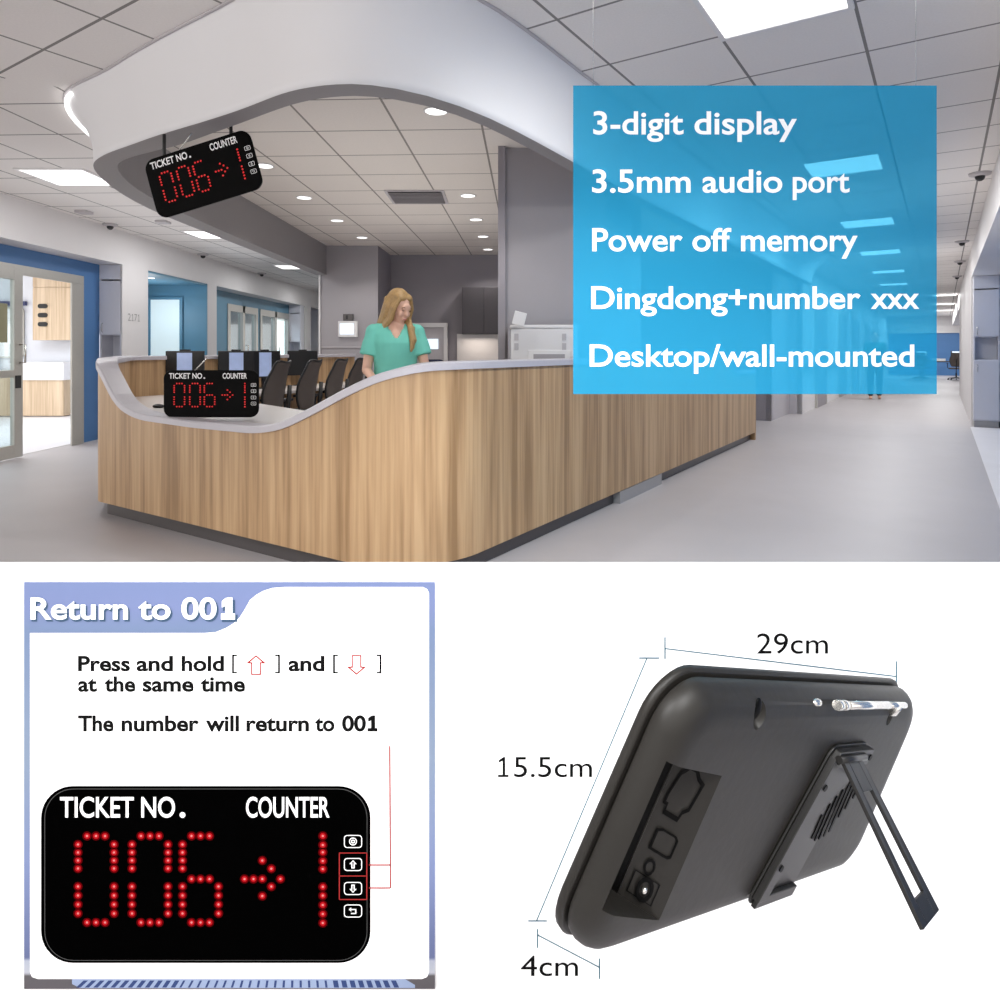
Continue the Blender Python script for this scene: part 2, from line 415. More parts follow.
for k, w_ in enumerate(CW):
    uu = (3.21,6.5,9.55,12.55,15.7,18.8)[k] if k < 6 else 3.17+3.13*k+(k-5)*1.4; p = UV(uu, -.575-.022*uu if k < 6 else .02); panel(p.x, p.y, -ANG_R, 'square lit ceiling panel over the right corridor, '+w_, 'corridor ceiling panels', 33 if k < 6 else 40)
LW = ['nearest, with a grey flap over its corner','second from the front','third from the front','farthest']
for k, y in enumerate((6.2,9.28,12.9,16.2)):
    panel(-3.97, y, 0, 'square lit ceiling panel along the left wall, '+LW[k], 'left side ceiling panels', 19)

# downlights inside the soffit
k = 0
names = ['largest, nearest the soffit curve','second in the left row','third in the left row','last in the left row','just beside the hanging display','second in the right row','third in the right row','fourth in the right row','last in the right row, above the column']
for (px, py), nm in zip(((436,110),(304,197),(337,220),(362,237),(264,165),(468,195),(476,219),(483,236),(488,249)), names):
    p = at(px, py, 1.6*F/(350-py))
    t = thing('downlight', 'round recessed downlight over the desk, '+nm, 'light', (p.x, p.y, 2.797), 0, 'downlights over the desk')
    bm = B(); add_rings(bm, [[(r*math.cos(2*PI*k/20), r*math.sin(2*PI*k/20), z) for k in range(20)] for r, z in ((.085,0),(.085,-.006),(.072,-.008))], cap0=False, cap1=False); obj('trim_ring', bm, M['white'], t)
    bm = B(); add_rings(bm, [[(r*math.cos(2*PI*k/20), r*math.sin(2*PI*k/20), z) for k in range(20)] for r, z in ((.073,-.003),(.073,-.0065))]); obj('lens', bm, M['glow'], t)
    l = bpy.data.lights.new('downlight_lamp', 'SPOT'); l.energy = 46; l.spot_size = 2.2; l.spot_blend = .6; l.shadow_soft_size = .07; l.color = (1,.96,.92)
    o = bpy.data.objects.new('downlight_lamp', l); COL.objects.link(o); o.location = (p.x, p.y, 2.78)
# vent
t = thing('ceiling_vent', 'rectangular grey air vent in the ceiling above the nurse', 'vent', (-.86,7.0,2.797))
bm = B()
for lo, hi in (((-.3,-.3,-.012),(.3,-.27,0)),((-.3,.27,-.012),(.3,.3,0)),((-.3,-.27,-.012),(-.27,.27,0)),((.27,-.27,-.012),(.3,.27,0))): add_box(bm, lo, hi)
obj('frame', bm, M['grey_lt'], t)
bm = B(); Rx = Matrix.Rotation(.6, 4, 'X')
for k in range(9): add_box(bm, (-.27,-.025,-.002), (.27,.025,.002), 0, Matrix.Translation((0,-.23+k*.058,-.012)) @ Rx)
obj('slats', bm, M['grey_lt'], t)
box_obj('backing', (-.27,-.27,-.002), (.27,.27,0), M['kick'], t)

# ------------------------------------------------------------------ left wall
W_ = -5.08; RC = -5.4
bm = B(); add_box(bm, (-5.6,3,2.35), (W_,24,2.8)); struct('wall_left', bm, M['white_wall'])
bm = B(); add_box(bm, (-5.095,9.04,0), (W_,9.37,2.35)); struct('wall_left', bm, M['white_wall']); bm = B(); add_box(bm, (-5.45,9.37,0), (W_,9.7,2.35)); pier = struct('wall_left', bm, M['white_wall'])
bm = B(); add_box(bm, (-5.2,11.68,0), (W_,12.05,2.35)); struct('wall_left', bm, M['white_wall'])
bm = B(); add_box(bm, (-5.42,17.5,0), (W_,18.06,2.35)); add_box(bm, (-5.42,19.2,0), (W_,24,2.35)); struct('wall_left', bm, M['white_wall'])
# blue recess round the sliding door
bm = B(); add_box(bm, (-5.48,4,2.15), (RC,9.06,2.35)); add_box(bm, (-5.48,8.66,0), (RC,9.06,2.15)); struct('wall_left', bm, M['blue'])
bm = B(); add_box(bm, (-5.5,12.05,2.12), (RC,17.5,2.35))
for y0, y1 in ((12.05,13.3),(14.95,15.1),(17.2,17.5)): add_box(bm, (-5.5,y0,0), (RC,y1,2.12))
struct('wall_left', bm, M['teal'])
bm = B(); add_box(bm, (-5.5,18.06,0), (RC,19.2,2.35)); struct('wall_left', bm, M['blue'])
# teal alcove
bm = B(); add_box(bm, (-6.6,11.65,0), (-5.085,11.678,2.35)); add_box(bm, (-6.6,9.7,2.32), (-5.1,11.7,2.35)); add_wall(bm, (-6.3,11.7), (-5.3,9.72), 0, 2.32, .05)
struct('wall_alcove', bm, M['teal'])
# small alcove lamp
o = bpy.data.objects.new('alcove_lamp', bpy.data.lights.new('alcove_lamp', 'POINT')); COL.objects.link(o); o.location = (-5.7,10.9,1.8); o.data.energy = 10; o.data.shadow_soft_size = .08
bm = B(); add_rings(bm, [[(-5.42+r*math.cos(2*PI*k/12), 10.45+r*math.sin(2*PI*k/12), z) for k in range(12)] for r, z in ((.05,2.32),(.04,2.312))]); tag(obj('downlight', bm, M['glow']), 'tiny round downlight in the teal alcove ceiling', 'light')
# alcove door (faces the camera)
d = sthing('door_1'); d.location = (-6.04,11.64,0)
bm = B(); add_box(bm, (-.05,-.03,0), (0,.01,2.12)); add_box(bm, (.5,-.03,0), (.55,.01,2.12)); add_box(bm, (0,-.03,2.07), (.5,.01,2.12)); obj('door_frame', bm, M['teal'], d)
bm = B(); add_box(bm, (0,-.02,0), (.5,.0,2.07)); lf = obj('door_leaf', bm, mat('glowing alcove glass', (.5,.6,.62,1), .4, emit=(.78,.9,.93,1), es=.5, noise=.05, nscale=2), d)  # glow in the glass stands in for a bright room that isn't built
bm = B(); add_tube(bm, [(.44,-.02,.98),(.44,-.06,.98),(.34,-.06,.98)], .012, 8); add_box(bm, (.42,-.03,.88), (.46,-.02,1.08)); obj('door_handle', bm, M['kick'], lf)

# sliding glass door
sd = sthing('door_2')
bm = B(); add_box(bm, (-5.39,4,2.04), (-5.36,8.66,2.15)); add_box(bm, (-5.385,8.42,0), (-5.36,8.66,2.04)); obj('door_frame', bm, M['alu'], sd, .004)
bm = B()
y0, y1 = 6.1, 7.48
for a, b in ((y0,y0+.12),(y1-.13,y1)): add_box(bm, (-5.36,a,.02), (-5.31,b,2.1))
add_box(bm, (-5.355,6.78,.1), (-5.315,6.84,2.0))
for a, b in ((.02,.16),(.9,.98),(1.97,2.1)): add_box(bm, (-5.36,y0+.12,a), (-5.31,y1-.13,b))
lf = obj('sliding_leaf', bm, M['alu'], sd, .003)
obj('glass', (lambda q: (add_box(q, (-5.34,y0+.1,.14), (-5.33,y1-.11,1.99)), q)[1])(B()), M['glass'], lf)
bm = B(); add_tube(bm, [(-5.31,7.43,1.06),(-5.25,7.43,1.06),(-5.25,7.43,1.26),(-5.31,7.43,1.26)], .012, 8); obj('door_handle', bm, M['steel'], lf)
box_obj('lock', (-5.312,7.36,.78), (-5.30,7.44,.92), M['black'], lf)
sg = box_obj('door_notice', (-5.312,6.8,1.28), (-5.306,7.24,1.7), mat('olive notice', rgb(150,148,118), .5, noise=.1, nscale=9)); tag(sg, 'olive green notice card stuck on the sliding glass door', 'notice')

tc = thing('tall_cabinet', 'tall cool grey cabinet with open niche beside the blue door jamb on the left', 'cabinet', (-5.4,8.74,0)); tall_cabinet(tc, .295)
tc.location = (-5.395,9.04-.34,0)
tc.location.y = 9.04
tc2 = dup(tc, (-5.395,17.16,0), 0, 'distant cool grey tall cabinet beside the far glazed doors')
# room number on the white pier
bm = B(); fr = lambda x, y: Vector((W_+.003, x, y)); add_text(bm, '2', 9.17, 9.24, 1.60, 1.70, fr, .0); add_one(bm, 9.26, 9.31, 1.6, 1.7, fr, .8); add_text(bm, '7', 9.33, 9.40, 1.60, 1.70, fr, .0); add_one(bm, 9.42, 9.47, 1.6, 1.7, fr, .8)
obj('room_number', bm, M['kick_lt'], pier)

# glazed doors further along
for i, (a, b) in enumerate(((13.3,14.95),(15.1,17.2))):
    d = sthing('door_%d' % (3+i))
    bm = B()
    for q in (a, (a+b)/2-.06, b-.12): add_box(bm, (-5.48,q,0), (-5.38,q+.12,2.12))
    for z0, z1 in ((0,.15),(.92,1.0),(1.98,2.12)): add_box(bm, (-5.48,a+.12,z0), (-5.38,b-.12,z1))
    obj('door_frame', bm, M['alu'], d)
    bm = B(); add_box(bm, (-5.44,a+.1,.1), (-5.43,b-.1,2.0)); obj('glass', bm, M['glass'], d)
    bm = B(); add_tube(bm, [(-5.38,(a+b)/2+.1,1.0),(-5.33,(a+b)/2+.1,1.0),(-5.33,(a+b)/2+.1,1.3),(-5.38,(a+b)/2+.1,1.3)], .012, 6); obj('door_handle', bm, M['steel'], d)
# rooms behind the left wall
bm = B(); add_wall(bm, (-12,12.6), (-7.6,12.6), 0, 2.8, .08); add_wall(bm, (-7.6,12.6), (-5.45,9.4), 0, 2.8, .05); struct('wall_left_room', bm, M['room'])
bm = B(); add_wall(bm, (-8.2,24), (-8.2,12.75), 0, 2.8, .08); add_box(bm, (-8.2,12.74,0), (-5.45,12.8,2.8)); struct('wall_left_room', bm, M['room'])
area((-7.5,9.5,2.78), 1.5, 2.0, 90, (.93,.97,1), name='room_fill'); area((-6.8,15.5,2.78), 1.2, 3.0, 90, (.93,.97,1), name='room_fill')
# cabinets in the room (face the camera)
wc = thing('wall_cabinet', 'pale oak wall cabinet with three dark pulls seen through the glass door', 'cabinet', (-8.52,12.25,1.38))
box_obj('body', (0,.02,0), (.75,.3,1.2), M['wood_lt'], wc); dd = box_obj('door', (0,0,0), (.75,.02,.96), M['wood_lt'], wc, .003); box_obj('top_panel', (0,0,.97), (.75,.02,1.2), M['wood_lt'], wc, .003)
for k in range(3):
    z = .16+.13+.165*k
    bm = B(); add_rings(bm, [[(.19+p[0], -y_, z+p[1]) for p in rrect(-.085,-.04,.085,.04,.038,5)] for y_ in (0,.02)]); obj('pull', bm, M['black'], dd)
bc = thing('base_cabinet', 'pale oak base cabinet with white worktop seen through the glass door', 'cabinet', (-9.98,12.05,0))
box_obj('body', (0,0,.02), (2.15,.5,.78), M['wood_lt'], bc); box_obj('worktop', (-.02,-.03,.78), (1.35,.5,.84), M['desk'], bc); box_obj('worktop', (1.35,-.03,.66), (2.17,.5,.98), M['white'], bc)
wb = thing('whiteboard', 'white board with dark top rail on the wall behind the glass door', 'whiteboard', (-9.75,12.55,1.05))
bm = B(); add_rings(bm, [[(p[0], y_, p[1]) for p in rrect(0,0,.85,.95,.08,5)] for y_ in (.03,0)]); obj('frame', bm, M['alu'], wb)
bm = B(); add_rings(bm, [[(p[0], y_, p[1]) for p in rrect(.03,.03,.82,.92,.06,5)] for y_ in (-.002,-.008)]); obj('board', bm, M['ink_w'], wb)
box_obj('rail', (-.1,-.03,.98), (.9,.03,1.06), mat('navy rail', rgb(60,66,110), .5, noise=.1), wb)

# ------------------------------------------------------------------ reception desk
dR = Vector((.5501,.8351,0)); dP = Vector((.8351,-.5501,0))
C0 = Vector((-2.93,4.89,0)); CX = Vector((-.395,3.22,0))
A_ = Vector((-3.72,6.55,0)); B_ = Vector((-2.27,10.1,0)); E_ = UV(9.35,-2.09)
def fillet(P, Q, S, r, n=10):
    a = (P-Q).normalized(); b = (S-Q).normalized(); th = a.angle(b); d = r/math.tan(th/2)
    c = Q+(a+b).normalized()*(r/math.sin(th/2)); s = Q+a*d; e = Q+b*d
    v0, v1 = s-c, e-c; ang = v0.angle(v1); ax = v0.cross(v1).normalized()
    return [c+Matrix.Rotation(ang*k/n, 3, ax) @ v0 for k in range(n+1)]
key = [B_]+fillet(B_,A_,C0,.35)+fillet(A_,C0,CX,.16)+fillet(C0,CX,E_,.5,16)+[E_]
path = [key[0]]
for p in key[1:]:
    L_ = (p-path[-1]).length; n = max(1, int(L_/.06)); q0 = path[-1].copy()
    for k in range(1, n+1): path.append(q0.lerp(p, k/n))
# height of the rim along the front: sampled against distance from the left front corner
prof = [(-.2,1.1),(-.02,1.09),(.06,1.03),(.15,.92),(.265,.815),(.42,.755),(.6,.725),(1.2,.712),(1.82,.716),(2.05,.752),(2.31,.852),(2.58,.968),(2.79,1.045),(3.04,1.092),(3.3,1.1),(3.8,1.1)]
def interp(T, x):
    if x <= T[0][0]: return T[0][1]
    for (a, ya), (b, yb) in zip(T, T[1:]):
        if x <= b:
            f = (x-a)/(b-a); return ya+(yb-ya)*f
    return T[-1][1]
def top_h(p):
    t = (p-C0).dot(dP); u = (p-C0).dot(dR)
    if u < 1.0 and t > -.3 and t < 3.3 and u < .75:
        if t > 2.6: t = t + max(0, u)*.7
        elif t < .35 and u > .05: t = t-u
        return sum(interp(prof, t+d) for d in (-.08,-.04,0,.04,.08))/5
    if t > 2.5:
        s = (p-CX).dot(dR)
        if s > 3.2:
            return interp([(0,1.1),(5.35,1.1),(5.55,1.05),(5.75,.95),(5.95,.9),(9,.88)], s)
    return 1.1
nrm = []
for i, p in enumerate(path):
    t = (path[min(i+1, len(path)-1)]-path[max(i-1, 0)]).normalized(); nrm.append(Vector((-t.y, t.x, 0)))   # towards the inside
hs = [top_h(p) for p in path]
inside = Vector((-1.5,6,0))
if (inside-path[len(path)//2]).dot(nrm[len(path)//2]) < 0: nrm = [-n for n in nrm]
desk = thing('reception_desk', 'long curved oak reception desk with swooping grey rim', 'desk')
bm = B(); R = []
for p, n, h in zip(path, nrm, hs):
    q = p+n*.1
    R.append([bm.verts.new(v) for v in ((p.x,p.y,.1),(p.x,p.y,h),(q.x,q.y,h),(q.x,q.y,.1))])
for a, b in zip(R, R[1:]):
    for k in range(4): bm.faces.new((a[k], a[(k+1) % 4], b[(k+1) % 4], b[k]))
bm.faces.new(R[0]); bm.faces.new(R[-1][::-1])
obj('cladding', bm, M['wood'], desk)
bm = B(); R = []
for i, (p, n, h) in enumerate(zip(path, nrm, hs)):
    t = (path[min(i+1, len(path)-1)]-path[max(i-1, 0)]); t.z = hs[min(i+1, len(path)-1)]-hs[max(i-1, 0)]; t.normalize()
    up = n.cross(t).normalized()
    if up.z < 0: up = -up
    hgt = .042
    pr = [(-.014,0),(-.014,hgt-.008),(-.006,hgt),(.118,hgt),(.126,hgt-.008),(.126,0)]
    base = Vector((p.x, p.y, h))
    R.append([bm.verts.new(base+n*a+up*b) for a, b in pr])
for a, b in zip(R, R[1:]):
    for k in range(6):
        f = bm.faces.new((a[k], a[(k+1) % 6], b[(k+1) % 6], b[k]))
bm.faces.new(R[0]); bm.faces.new(R[-1][::-1]); obj('rim', bm, M['rim'], desk)
bm = B(); R = []
for p, n in zip(path, nrm):
    a = p+n*.06; b = p+n*.09; R.append([bm.verts.new(v) for v in ((a.x,a.y,0),(a.x,a.y,.1),(b.x,b.y,.1),(b.x,b.y,0))])
for a, b in zip(R, R[1:]):
    for k in range(4): bm.faces.new((a[k], a[(k+1) % 4], b[(k+1) % 4], b[k]))
bm.faces.new(R[0]); bm.faces.new(R[-1][::-1]); obj('plinth', bm, M['kick'], desk)
# plinth flap on the corridor side
bm = B(); s0 = CX+dR*2.42; s1 = CX+dR*3.35
add_prism(bm, [s0+Vector((-.0,0,0)), s1, s1-dP*.06, s0-dP*.06], (0,0,.095)); obj('plinth_flap', bm, M['kick_lt'], desk)
# vertical seams in the cladding
for s in (2.36, 5.6, 1.05):
    bm = B(); a = CX+dR*s+Vector((0,0,.1)); add_prism(bm, [a, a+dR*.008, a+dR*.008+dP*.0015, a+dP*.0015], (0,0,.98)); obj('cladding_joint', bm, M['wood_lt'], desk)
# end panel
bm = B(); add_prism(bm, [E_, E_-dP*.9, E_-dP*.9+dR*.06, E_+dR*.06], (0,0,.88)); obj('end_panel', bm, M['wood'], desk)
# worktops
def slab(name, pts, z, t, m, parent):
    bm = B(); add_prism(bm, [(p[0], p[1], z-t) for p in pts], (0,0,t)); return obj(name, bm, m, parent, .004)
inp = [p+n*.1 for p, n in zip(path, nrm)]
i0 = min(range(len(path)), key=lambda i: (path[i]-(A_+(B_-A_)*.97)).length)
i1 = min(range(len(path)), key=lambda i: (path[i]-(C0+dP*2.35)).length)
poly = [inp[i] for i in range(i0, i1)]
perpL = Vector((.922,-.387,0))
poly += [C0+dP*2.5+dR*.3, C0+dP*2.55+dR*.85, C0+dP*1.1+dR*.98, Vector((-2.75,6.55,0)), B_+perpL*.7-(B_-A_)*.05]
slab('worktop', poly, .74, .035, M['desk'], desk)
pr = [CX+dR*1.1-dP*.1, E_-dR*.05-dP*.1, E_-dR*.05-dP*.75, CX+dR*4.6-dP*.75, CX+dR*4.4-dP*.14, CX+dR*1.1-dP*.5]
slab('worktop', [CX+dR*4.5-dP*.1, E_-dR*.02-dP*.1, E_-dR*.02-dP*.85, CX+dR*4.5-dP*.85], .74, .035, M['desk'], desk)

# ------------------------------------------------------------------ monitors on the desk
def monitor(label, loc, rz, on=True):
    t = thing('monitor', label, 'monitor', loc, rz, 'monitors along the back ledge')
    box_obj('bezel', (-.19,-.02,.13), (.19,.02,.45), M['black'], t, .006)
    box_obj('screen', (-.075 if on else -.17,-.023,.145), (.075 if on else .17,-.0205,.43), M['scr'] if on else M['black'], t)
    bm = B(); add_box(bm, (-.03,-.01,.01), (.03,.03,.16)); obj('neck', bm, M['black'], t)
    bm = B(); add_rings(bm, [[(r*math.cos(2*PI*k/20), r*.7*math.sin(2*PI*k/20), z) for k in range(20)] for r, z in ((.12,0),(.12,.008),(.05,.014))]); obj('base', bm, M['black'], t)
    box_obj('camera', (-.05,-.015,.45), (.05,.015,.465), M['black'], t)
    return t
mp = [((-3.26,6.96), .1, True, 'black monitor with lit blue screen, first from the left end of the desk'),
      ((-2.985,7.6), .5, True, 'black monitor with lit screen, second from the left end of the desk'),
      ((-2.82,8.05), .75, True, 'black monitor with lit screen, third, half behind a chair'),
      ((-2.57,8.75), .4, False, 'black monitor with dark screen, last before the far end of the ledge')]
for (x, y), rz, on, lab in mp: monitor(lab, (x, y, .7405), -math.atan2(x, y)*-1*0+rz, on)
# mouse on the worktop
t = thing('computer_mouse', 'small black mouse with cable left of the desktop display', 'mouse', (-2.72,5.35,.741))
bm = B(); add_ellipsoid(bm, (0,0,.012), (.045,.03,.018)); obj('body', bm, M['black'], t)
bm = B(); add_tube(bm, [(.04,0,.008),(.1,.05,.004),(.2,.04,.004),(.3,.12,.004)], .003, 6); obj('cable', bm, M['black'], t)

# ------------------------------------------------------------------ office chairs (back towards the viewer side)
def office_chair(label, loc, rz, group='mesh chairs behind the desk'):
    t = thing('office_chair', label, 'chair', loc, rz, group)   # faces local +y
    bm = B()
    rr = []
    for z, y in ((.44,.0),(.455,.0),(.49,.0),(.5,.0)):
        s = {.44:.2,.455:.235,.49:.24,.5:.21}[z]
        rr.append([(x, yy+.02, z) for x, yy in rrect(-s,-s,s,s,.08,5)])
    add_rings(bm, rr); obj('seat', bm, M['mesh'], t)
    # curved mesh back with a scalloped top
    bm = B(); nx, nz = 12, 12; G = []
    for j in range(nz+1):
        w = j/nz; row = []
        for i in range(nx+1):
            s = i/nx*2-1
            half = .14+.07*math.sin(PI*min(1, w*1.15))**.8+.02*w
            top = 1.09+.03*(abs(s)**1.5-.5)*w-.05*abs(s)**8
            z = .55+(top-.55)*w
            y = -.23-.05*math.sin(w*PI)*-1*.8-.10*w+.06*(s*s)
            row.append(Vector((half*s, y, z)))
        G.append(row)
    V = [[bm.verts.new(p) for p in r] for r in G]
    V2 = [[bm.verts.new(p+Vector((0,-.02,0))) for p in r] for r in G]
    for j in range(nz):
        for i in range(nx):
            for X, fl in ((V,0),(V2,1)):
                q = (X[j][i], X[j][i+1], X[j+1][i+1], X[j+1][i]); f = bm.faces.new(q[::-1] if fl else q); f.smooth = True
    edge = [(j,0) for j in range(nz+1)]+[(nz,i) for i in range(1,nx+1)]+[(j,nx) for j in range(nz-1,-1,-1)]+[(0,i) for i in range(nx-1,0,-1)]
    for a, b in zip(edge, edge[1:]+edge[:1]): bm.faces.new((V[a[0]][a[1]], V[b[0]][b[1]], V2[b[0]][b[1]], V2[a[0]][a[1]]))
    bk = obj('backrest', bm, M['mesh'], t)
    bm = B(); add_tube(bm, [tuple(G[a][b]+Vector((0,-.01,0))) for a, b in edge+edge[:1]], .013, 6); obj('back_frame', bm, M['black'], bk)
    bm = B(); add_tube(bm, [(0,-.02,.42),(0,-.28,.44),(0,-.34,.6),(0,-.36,.85)], .022, 8); obj('spine', bm, M['black'], t)
    for s in (-1, 1):
        bm = B(); add_tube(bm, [(s*.2,-.05,.44),(s*.29,-.08,.5),(s*.29,-.08,.66)], .014, 8); add_box(bm, (s*.29-.035,-.16,.66), (s*.29+.035,.1,.685)); obj('armrest', bm, M['black'], t)
    bm = B(); add_tube(bm, [(0,0,.09),(0,0,.28)], .028, 10); add_tube(bm, [(0,0,.28),(0,0,.45)], .017, 10); obj('gas_column', bm, M['black'], t)
    bm = B()
    for k in range(5):
        a = 2*PI*k/5+.3; add_tube(bm, [(0,0,.1),(.28*math.cos(a),.28*math.sin(a),.07)], [.026,.015], 8)
    bs = obj('base', bm, M['black'], t)
    for k in range(5):
        a = 2*PI*k/5+.3; bm = B(); add_tube(bm, [(.28*math.cos(a)-.015*math.sin(a),.28*math.sin(a)+.015*math.cos(a),.03),(.28*math.cos(a)+.015*math.sin(a),.28*math.sin(a)-.015*math.cos(a),.03)], .03, 10); obj('caster', bm, M['black'], bs)
    return t
ch = office_chair('dark mesh office chair nearest the desktop display, first of the row', (-2.45,6.75,0), 1.42)
for (x, y), a, lab in (((-2.32,7.45),1.4,'dark mesh office chair, second of the row behind the desk'),((-2.2,8.2),1.38,'dark mesh office chair, third of the row behind the desk'),((-2.12,9.0),1.35,'dark mesh office chair, last of the row nearest the nurse')):
    dup(ch, (x, y, 0), a, lab)

# ------------------------------------------------------------------ ticket display units
def ring_face(bm, r1, r0, fn, mi=0):
    n = len(r1); A = [bm.verts.new(fn(*p)) for p in r1]; C = [bm.verts.new(fn(*p)) for p in r0]
    for k in range(n): bm.faces.new((A[k], A[(k+1) % n], C[(k+1) % n], C[k])).material_index = mi
# everything measured on the big picture of the unit (329 x 177 units, y up from the bottom)
def dots():
    X = lambda px: px-41
    Yv = lambda py: 963-py
    D = {'digit_1': [], 'digit_2': [], 'digit_3': [], 'arrow': [], 'digit_4': []}
    def seg7(xl, on):
        out = []; xs = (xl+9, xl+18, xl+27)
        if 'a' in on: out += [(x, 836) for x in xs]
        if 'g' in on: out += [(x, 879) for x in xs]
        if 'd' in on: out += [(x, 922.5) for x in xs]
        up = (844.5,852.5,860.5,868.5); lo = (886.5,895.5,904.5,913.5)
        if 'f' in on: out += [(xl, y) for y in up]
        if 'b' in on: out += [(xl+36, y) for y in up]
        if 'e' in on: out += [(xl, y) for y in lo]
        if 'c' in on: out += [(xl+36, y) for y in lo]
        return out
    D['digit_1'] = seg7(78, 'abcdef'); D['digit_2'] = seg7(132, 'abcdef'); D['digit_3'] = seg7(182.5, 'acdefg')
    D['arrow'] = [(244.5,879),(253.5,879),(262.3,879),(280.4,879),(262.3,860.5),(271.3,868.7),(271.3,886.6),(262.3,896)]
    D['digit_4'] = [(322.8, y) for y in (836,845,852.3,861,869,886.8,895.6,905,914,923)]
    return {k: [(X(a), Yv(b)) for a, b in v] for k, v in D.items()}
DOTS = dots()
def disc(bm, x, y, r, fn, n=10, mi=0):
    bm.faces.new([bm.verts.new(fn(x+r*math.cos(2*PI*k/n), y+r*math.sin(2*PI*k/n))) for k in range(n)]).material_index = mi
def icon_buttons(bm, idx, fn, w=.9, mi=0):
    cy = (841.5,864.5,888.5,911)[idx]; x, y = 353-41, 963-cy
    ring_face(bm, rrect(x-9,y-6.4,x+9,y+6.4,3.2,4), rrect(x-9+w,y-6.4+w,x+9-w,y+6.4-w,2.6,4), fn, mi)
    if idx == 0:
        for r in (3.9, 1.9):
            n = 16; ring_face(bm, [(x+r*math.cos(2*PI*k/n), y+r*math.sin(2*PI*k/n)) for k in range(n)], [(x+(r-.8)*math.cos(2*PI*k/n), y+(r-.8)*math.sin(2*PI*k/n)) for k in range(n)], fn, mi)
    elif idx in (1, 2):
        s = 1 if idx == 1 else -1
        sh = [(0,4.2),(3.6,.4),(1.6,.4),(1.6,-3.8),(-1.6,-3.8),(-1.6,.4),(-3.6,.4)]; si = [(0,2.9),(1.9,1.2),(.7,1.2),(.7,-2.9),(-.7,-2.9),(-.7,1.2),(-1.9,1.2)]
        ring_face(bm, [(x+a, y+s*b) for a, b in sh], [(x+a, y+s*b) for a, b in si], fn, mi)
    else:
        for a, b, c, d in ((-2,1,3,2),(-2,-3,3,-2),(2.2,-3,3.3,2)):
            bm.faces.new([bm.verts.new(fn(x+p, y+q)) for p, q in ((a,b),(c,b),(c,d),(a,d))]).material_index = mi
        bm.faces.new([bm.verts.new(fn(x+p, y+q)) for p, q in ((-4.2,1.5),(-1.8,3.6),(-1.8,-.6))]).material_index = mi
def unit_body(root, W, Hh, D, m, rear=True):
    """housing: x along the width, y up, z towards the back; the display face is at z=0"""
    r = .055*Hh/.31
    def ring(ins, z): return [(x, y, z) for x, y in rrect(ins, ins, W-ins, Hh-ins, max(.012, r-ins*.6), 8)]
    k = D/.048
    bm = B(); add_rings(bm, [ring(.004,0), ring(0,.003*k), ring(0,.009*k), ring(.003,.0115*k)]); obj('front_plate', bm, m, root)
    bm = B(); add_rings(bm, [ring(.010,.0115*k), ring(.006,.015*k), ring(.005,.022*k), ring(.007,.030*k), ring(.012,.038*k), ring(.020,.044*k), ring(.032,.0475*k), ring(.045,D)])
    return bm
def front_unit(name, label, cat, W, M4, group=None):
    Hh = W/329*177; s = W/329; t = thing(name, label, cat, group=group); t.matrix_world = M4
    bm = unit_body(t, W, Hh, .05, M['blackgloss']); obj('housing', bm, M['black'], t)
    fn = lambda x, y: Vector((W-x*s, y*s, -.0012))
    bm = B(); add_text(bm, 'TICKET NO', 19, 134, 145, 166, fn, .02); obj('lettering', bm, M['ink_w'], t); bm = B(); disc(bm, 141.5, 147.5, 3.1, fn, 12); obj('lettering_dot', bm, M['ink_w'], t)
    bm = B(); add_text(bm, 'COUNTER', 205, 289, 145, 166, fn, .02); obj('lettering', bm, M['ink_w'], t)
    for k_, pts in DOTS.items():
        bm = B()
        for x, y in pts:
            c = fn(x, y); add_rings(bm, [[(c.x+r*s*math.cos(2*PI*q/8), c.y+r*s*math.sin(2*PI*q/8), z) for q in range(8)] for r, z in ((2.9,0),(2.4,-.0015),(1.0,-.003))])
        obj('led_arrow' if k_ == 'arrow' else 'led_digit', bm, M['led'], t)
    for q in range(4):
        bm = B(); icon_buttons(bm, q, fn, 1.3); obj('button', bm, M['ink_w'], t)
    return t
# on the desk: faces the camera; x axis of the unit runs to the viewer's left
Yd = 4.42; p = at(258.5, 418, Yd); p.z = .7565; Wd = 95/F*Yd
Md = Matrix(((-1,0,0,p.x),(0,0,1,p.y),(0,1,0,p.z),(0,0,0,1)))
tk = front_unit('ticket_display', 'black ticket counter display standing on the pale desk top', 'display', Wd, Md @ Matrix.Diagonal((1,.925,1,1)), 'black ticket displays in the lobby')
bm = B(); a = Vector((Wd*.72,Wd*.5,.03)); add_tube(bm, [a, a+Vector((-.1,.112,0))], .004, 6); obj('antenna', bm, M['steel'], tk)
# hanging from the soffit
Yh = 3.5; q = at(264, 187, Yh); Wh = .60; roll = math.radians(15.6); yaw = math.radians(-5)
ax = Vector((-math.cos(roll)*math.cos(yaw), math.cos(roll)*math.sin(yaw)*-1, -math.sin(roll)))
ax = Vector((-math.cos(yaw)*math.cos(roll), -math.sin(yaw)*math.cos(roll), -math.sin(roll)))
az0 = Vector((math.sin(yaw), math.cos(yaw)*-1, 0))*-1
az = (az0-ax*az0.dot(ax)).normalized(); ay = az.cross(ax).normalized()
if ay.z < 0: ay = -ay; 
Mh = Matrix(((ax.x,ay.x,az.x,q.x),(ax.y,ay.y,az.y,q.y),(ax.z,ay.z,az.z,q.z),(0,0,0,1)))
hk = front_unit('ticket_display', 'black ticket counter display hanging tilted from the white soffit', 'display', Wh, Mh, 'black ticket displays in the lobby')
Hh = Wh/329*177; inv = Mh.inverted()
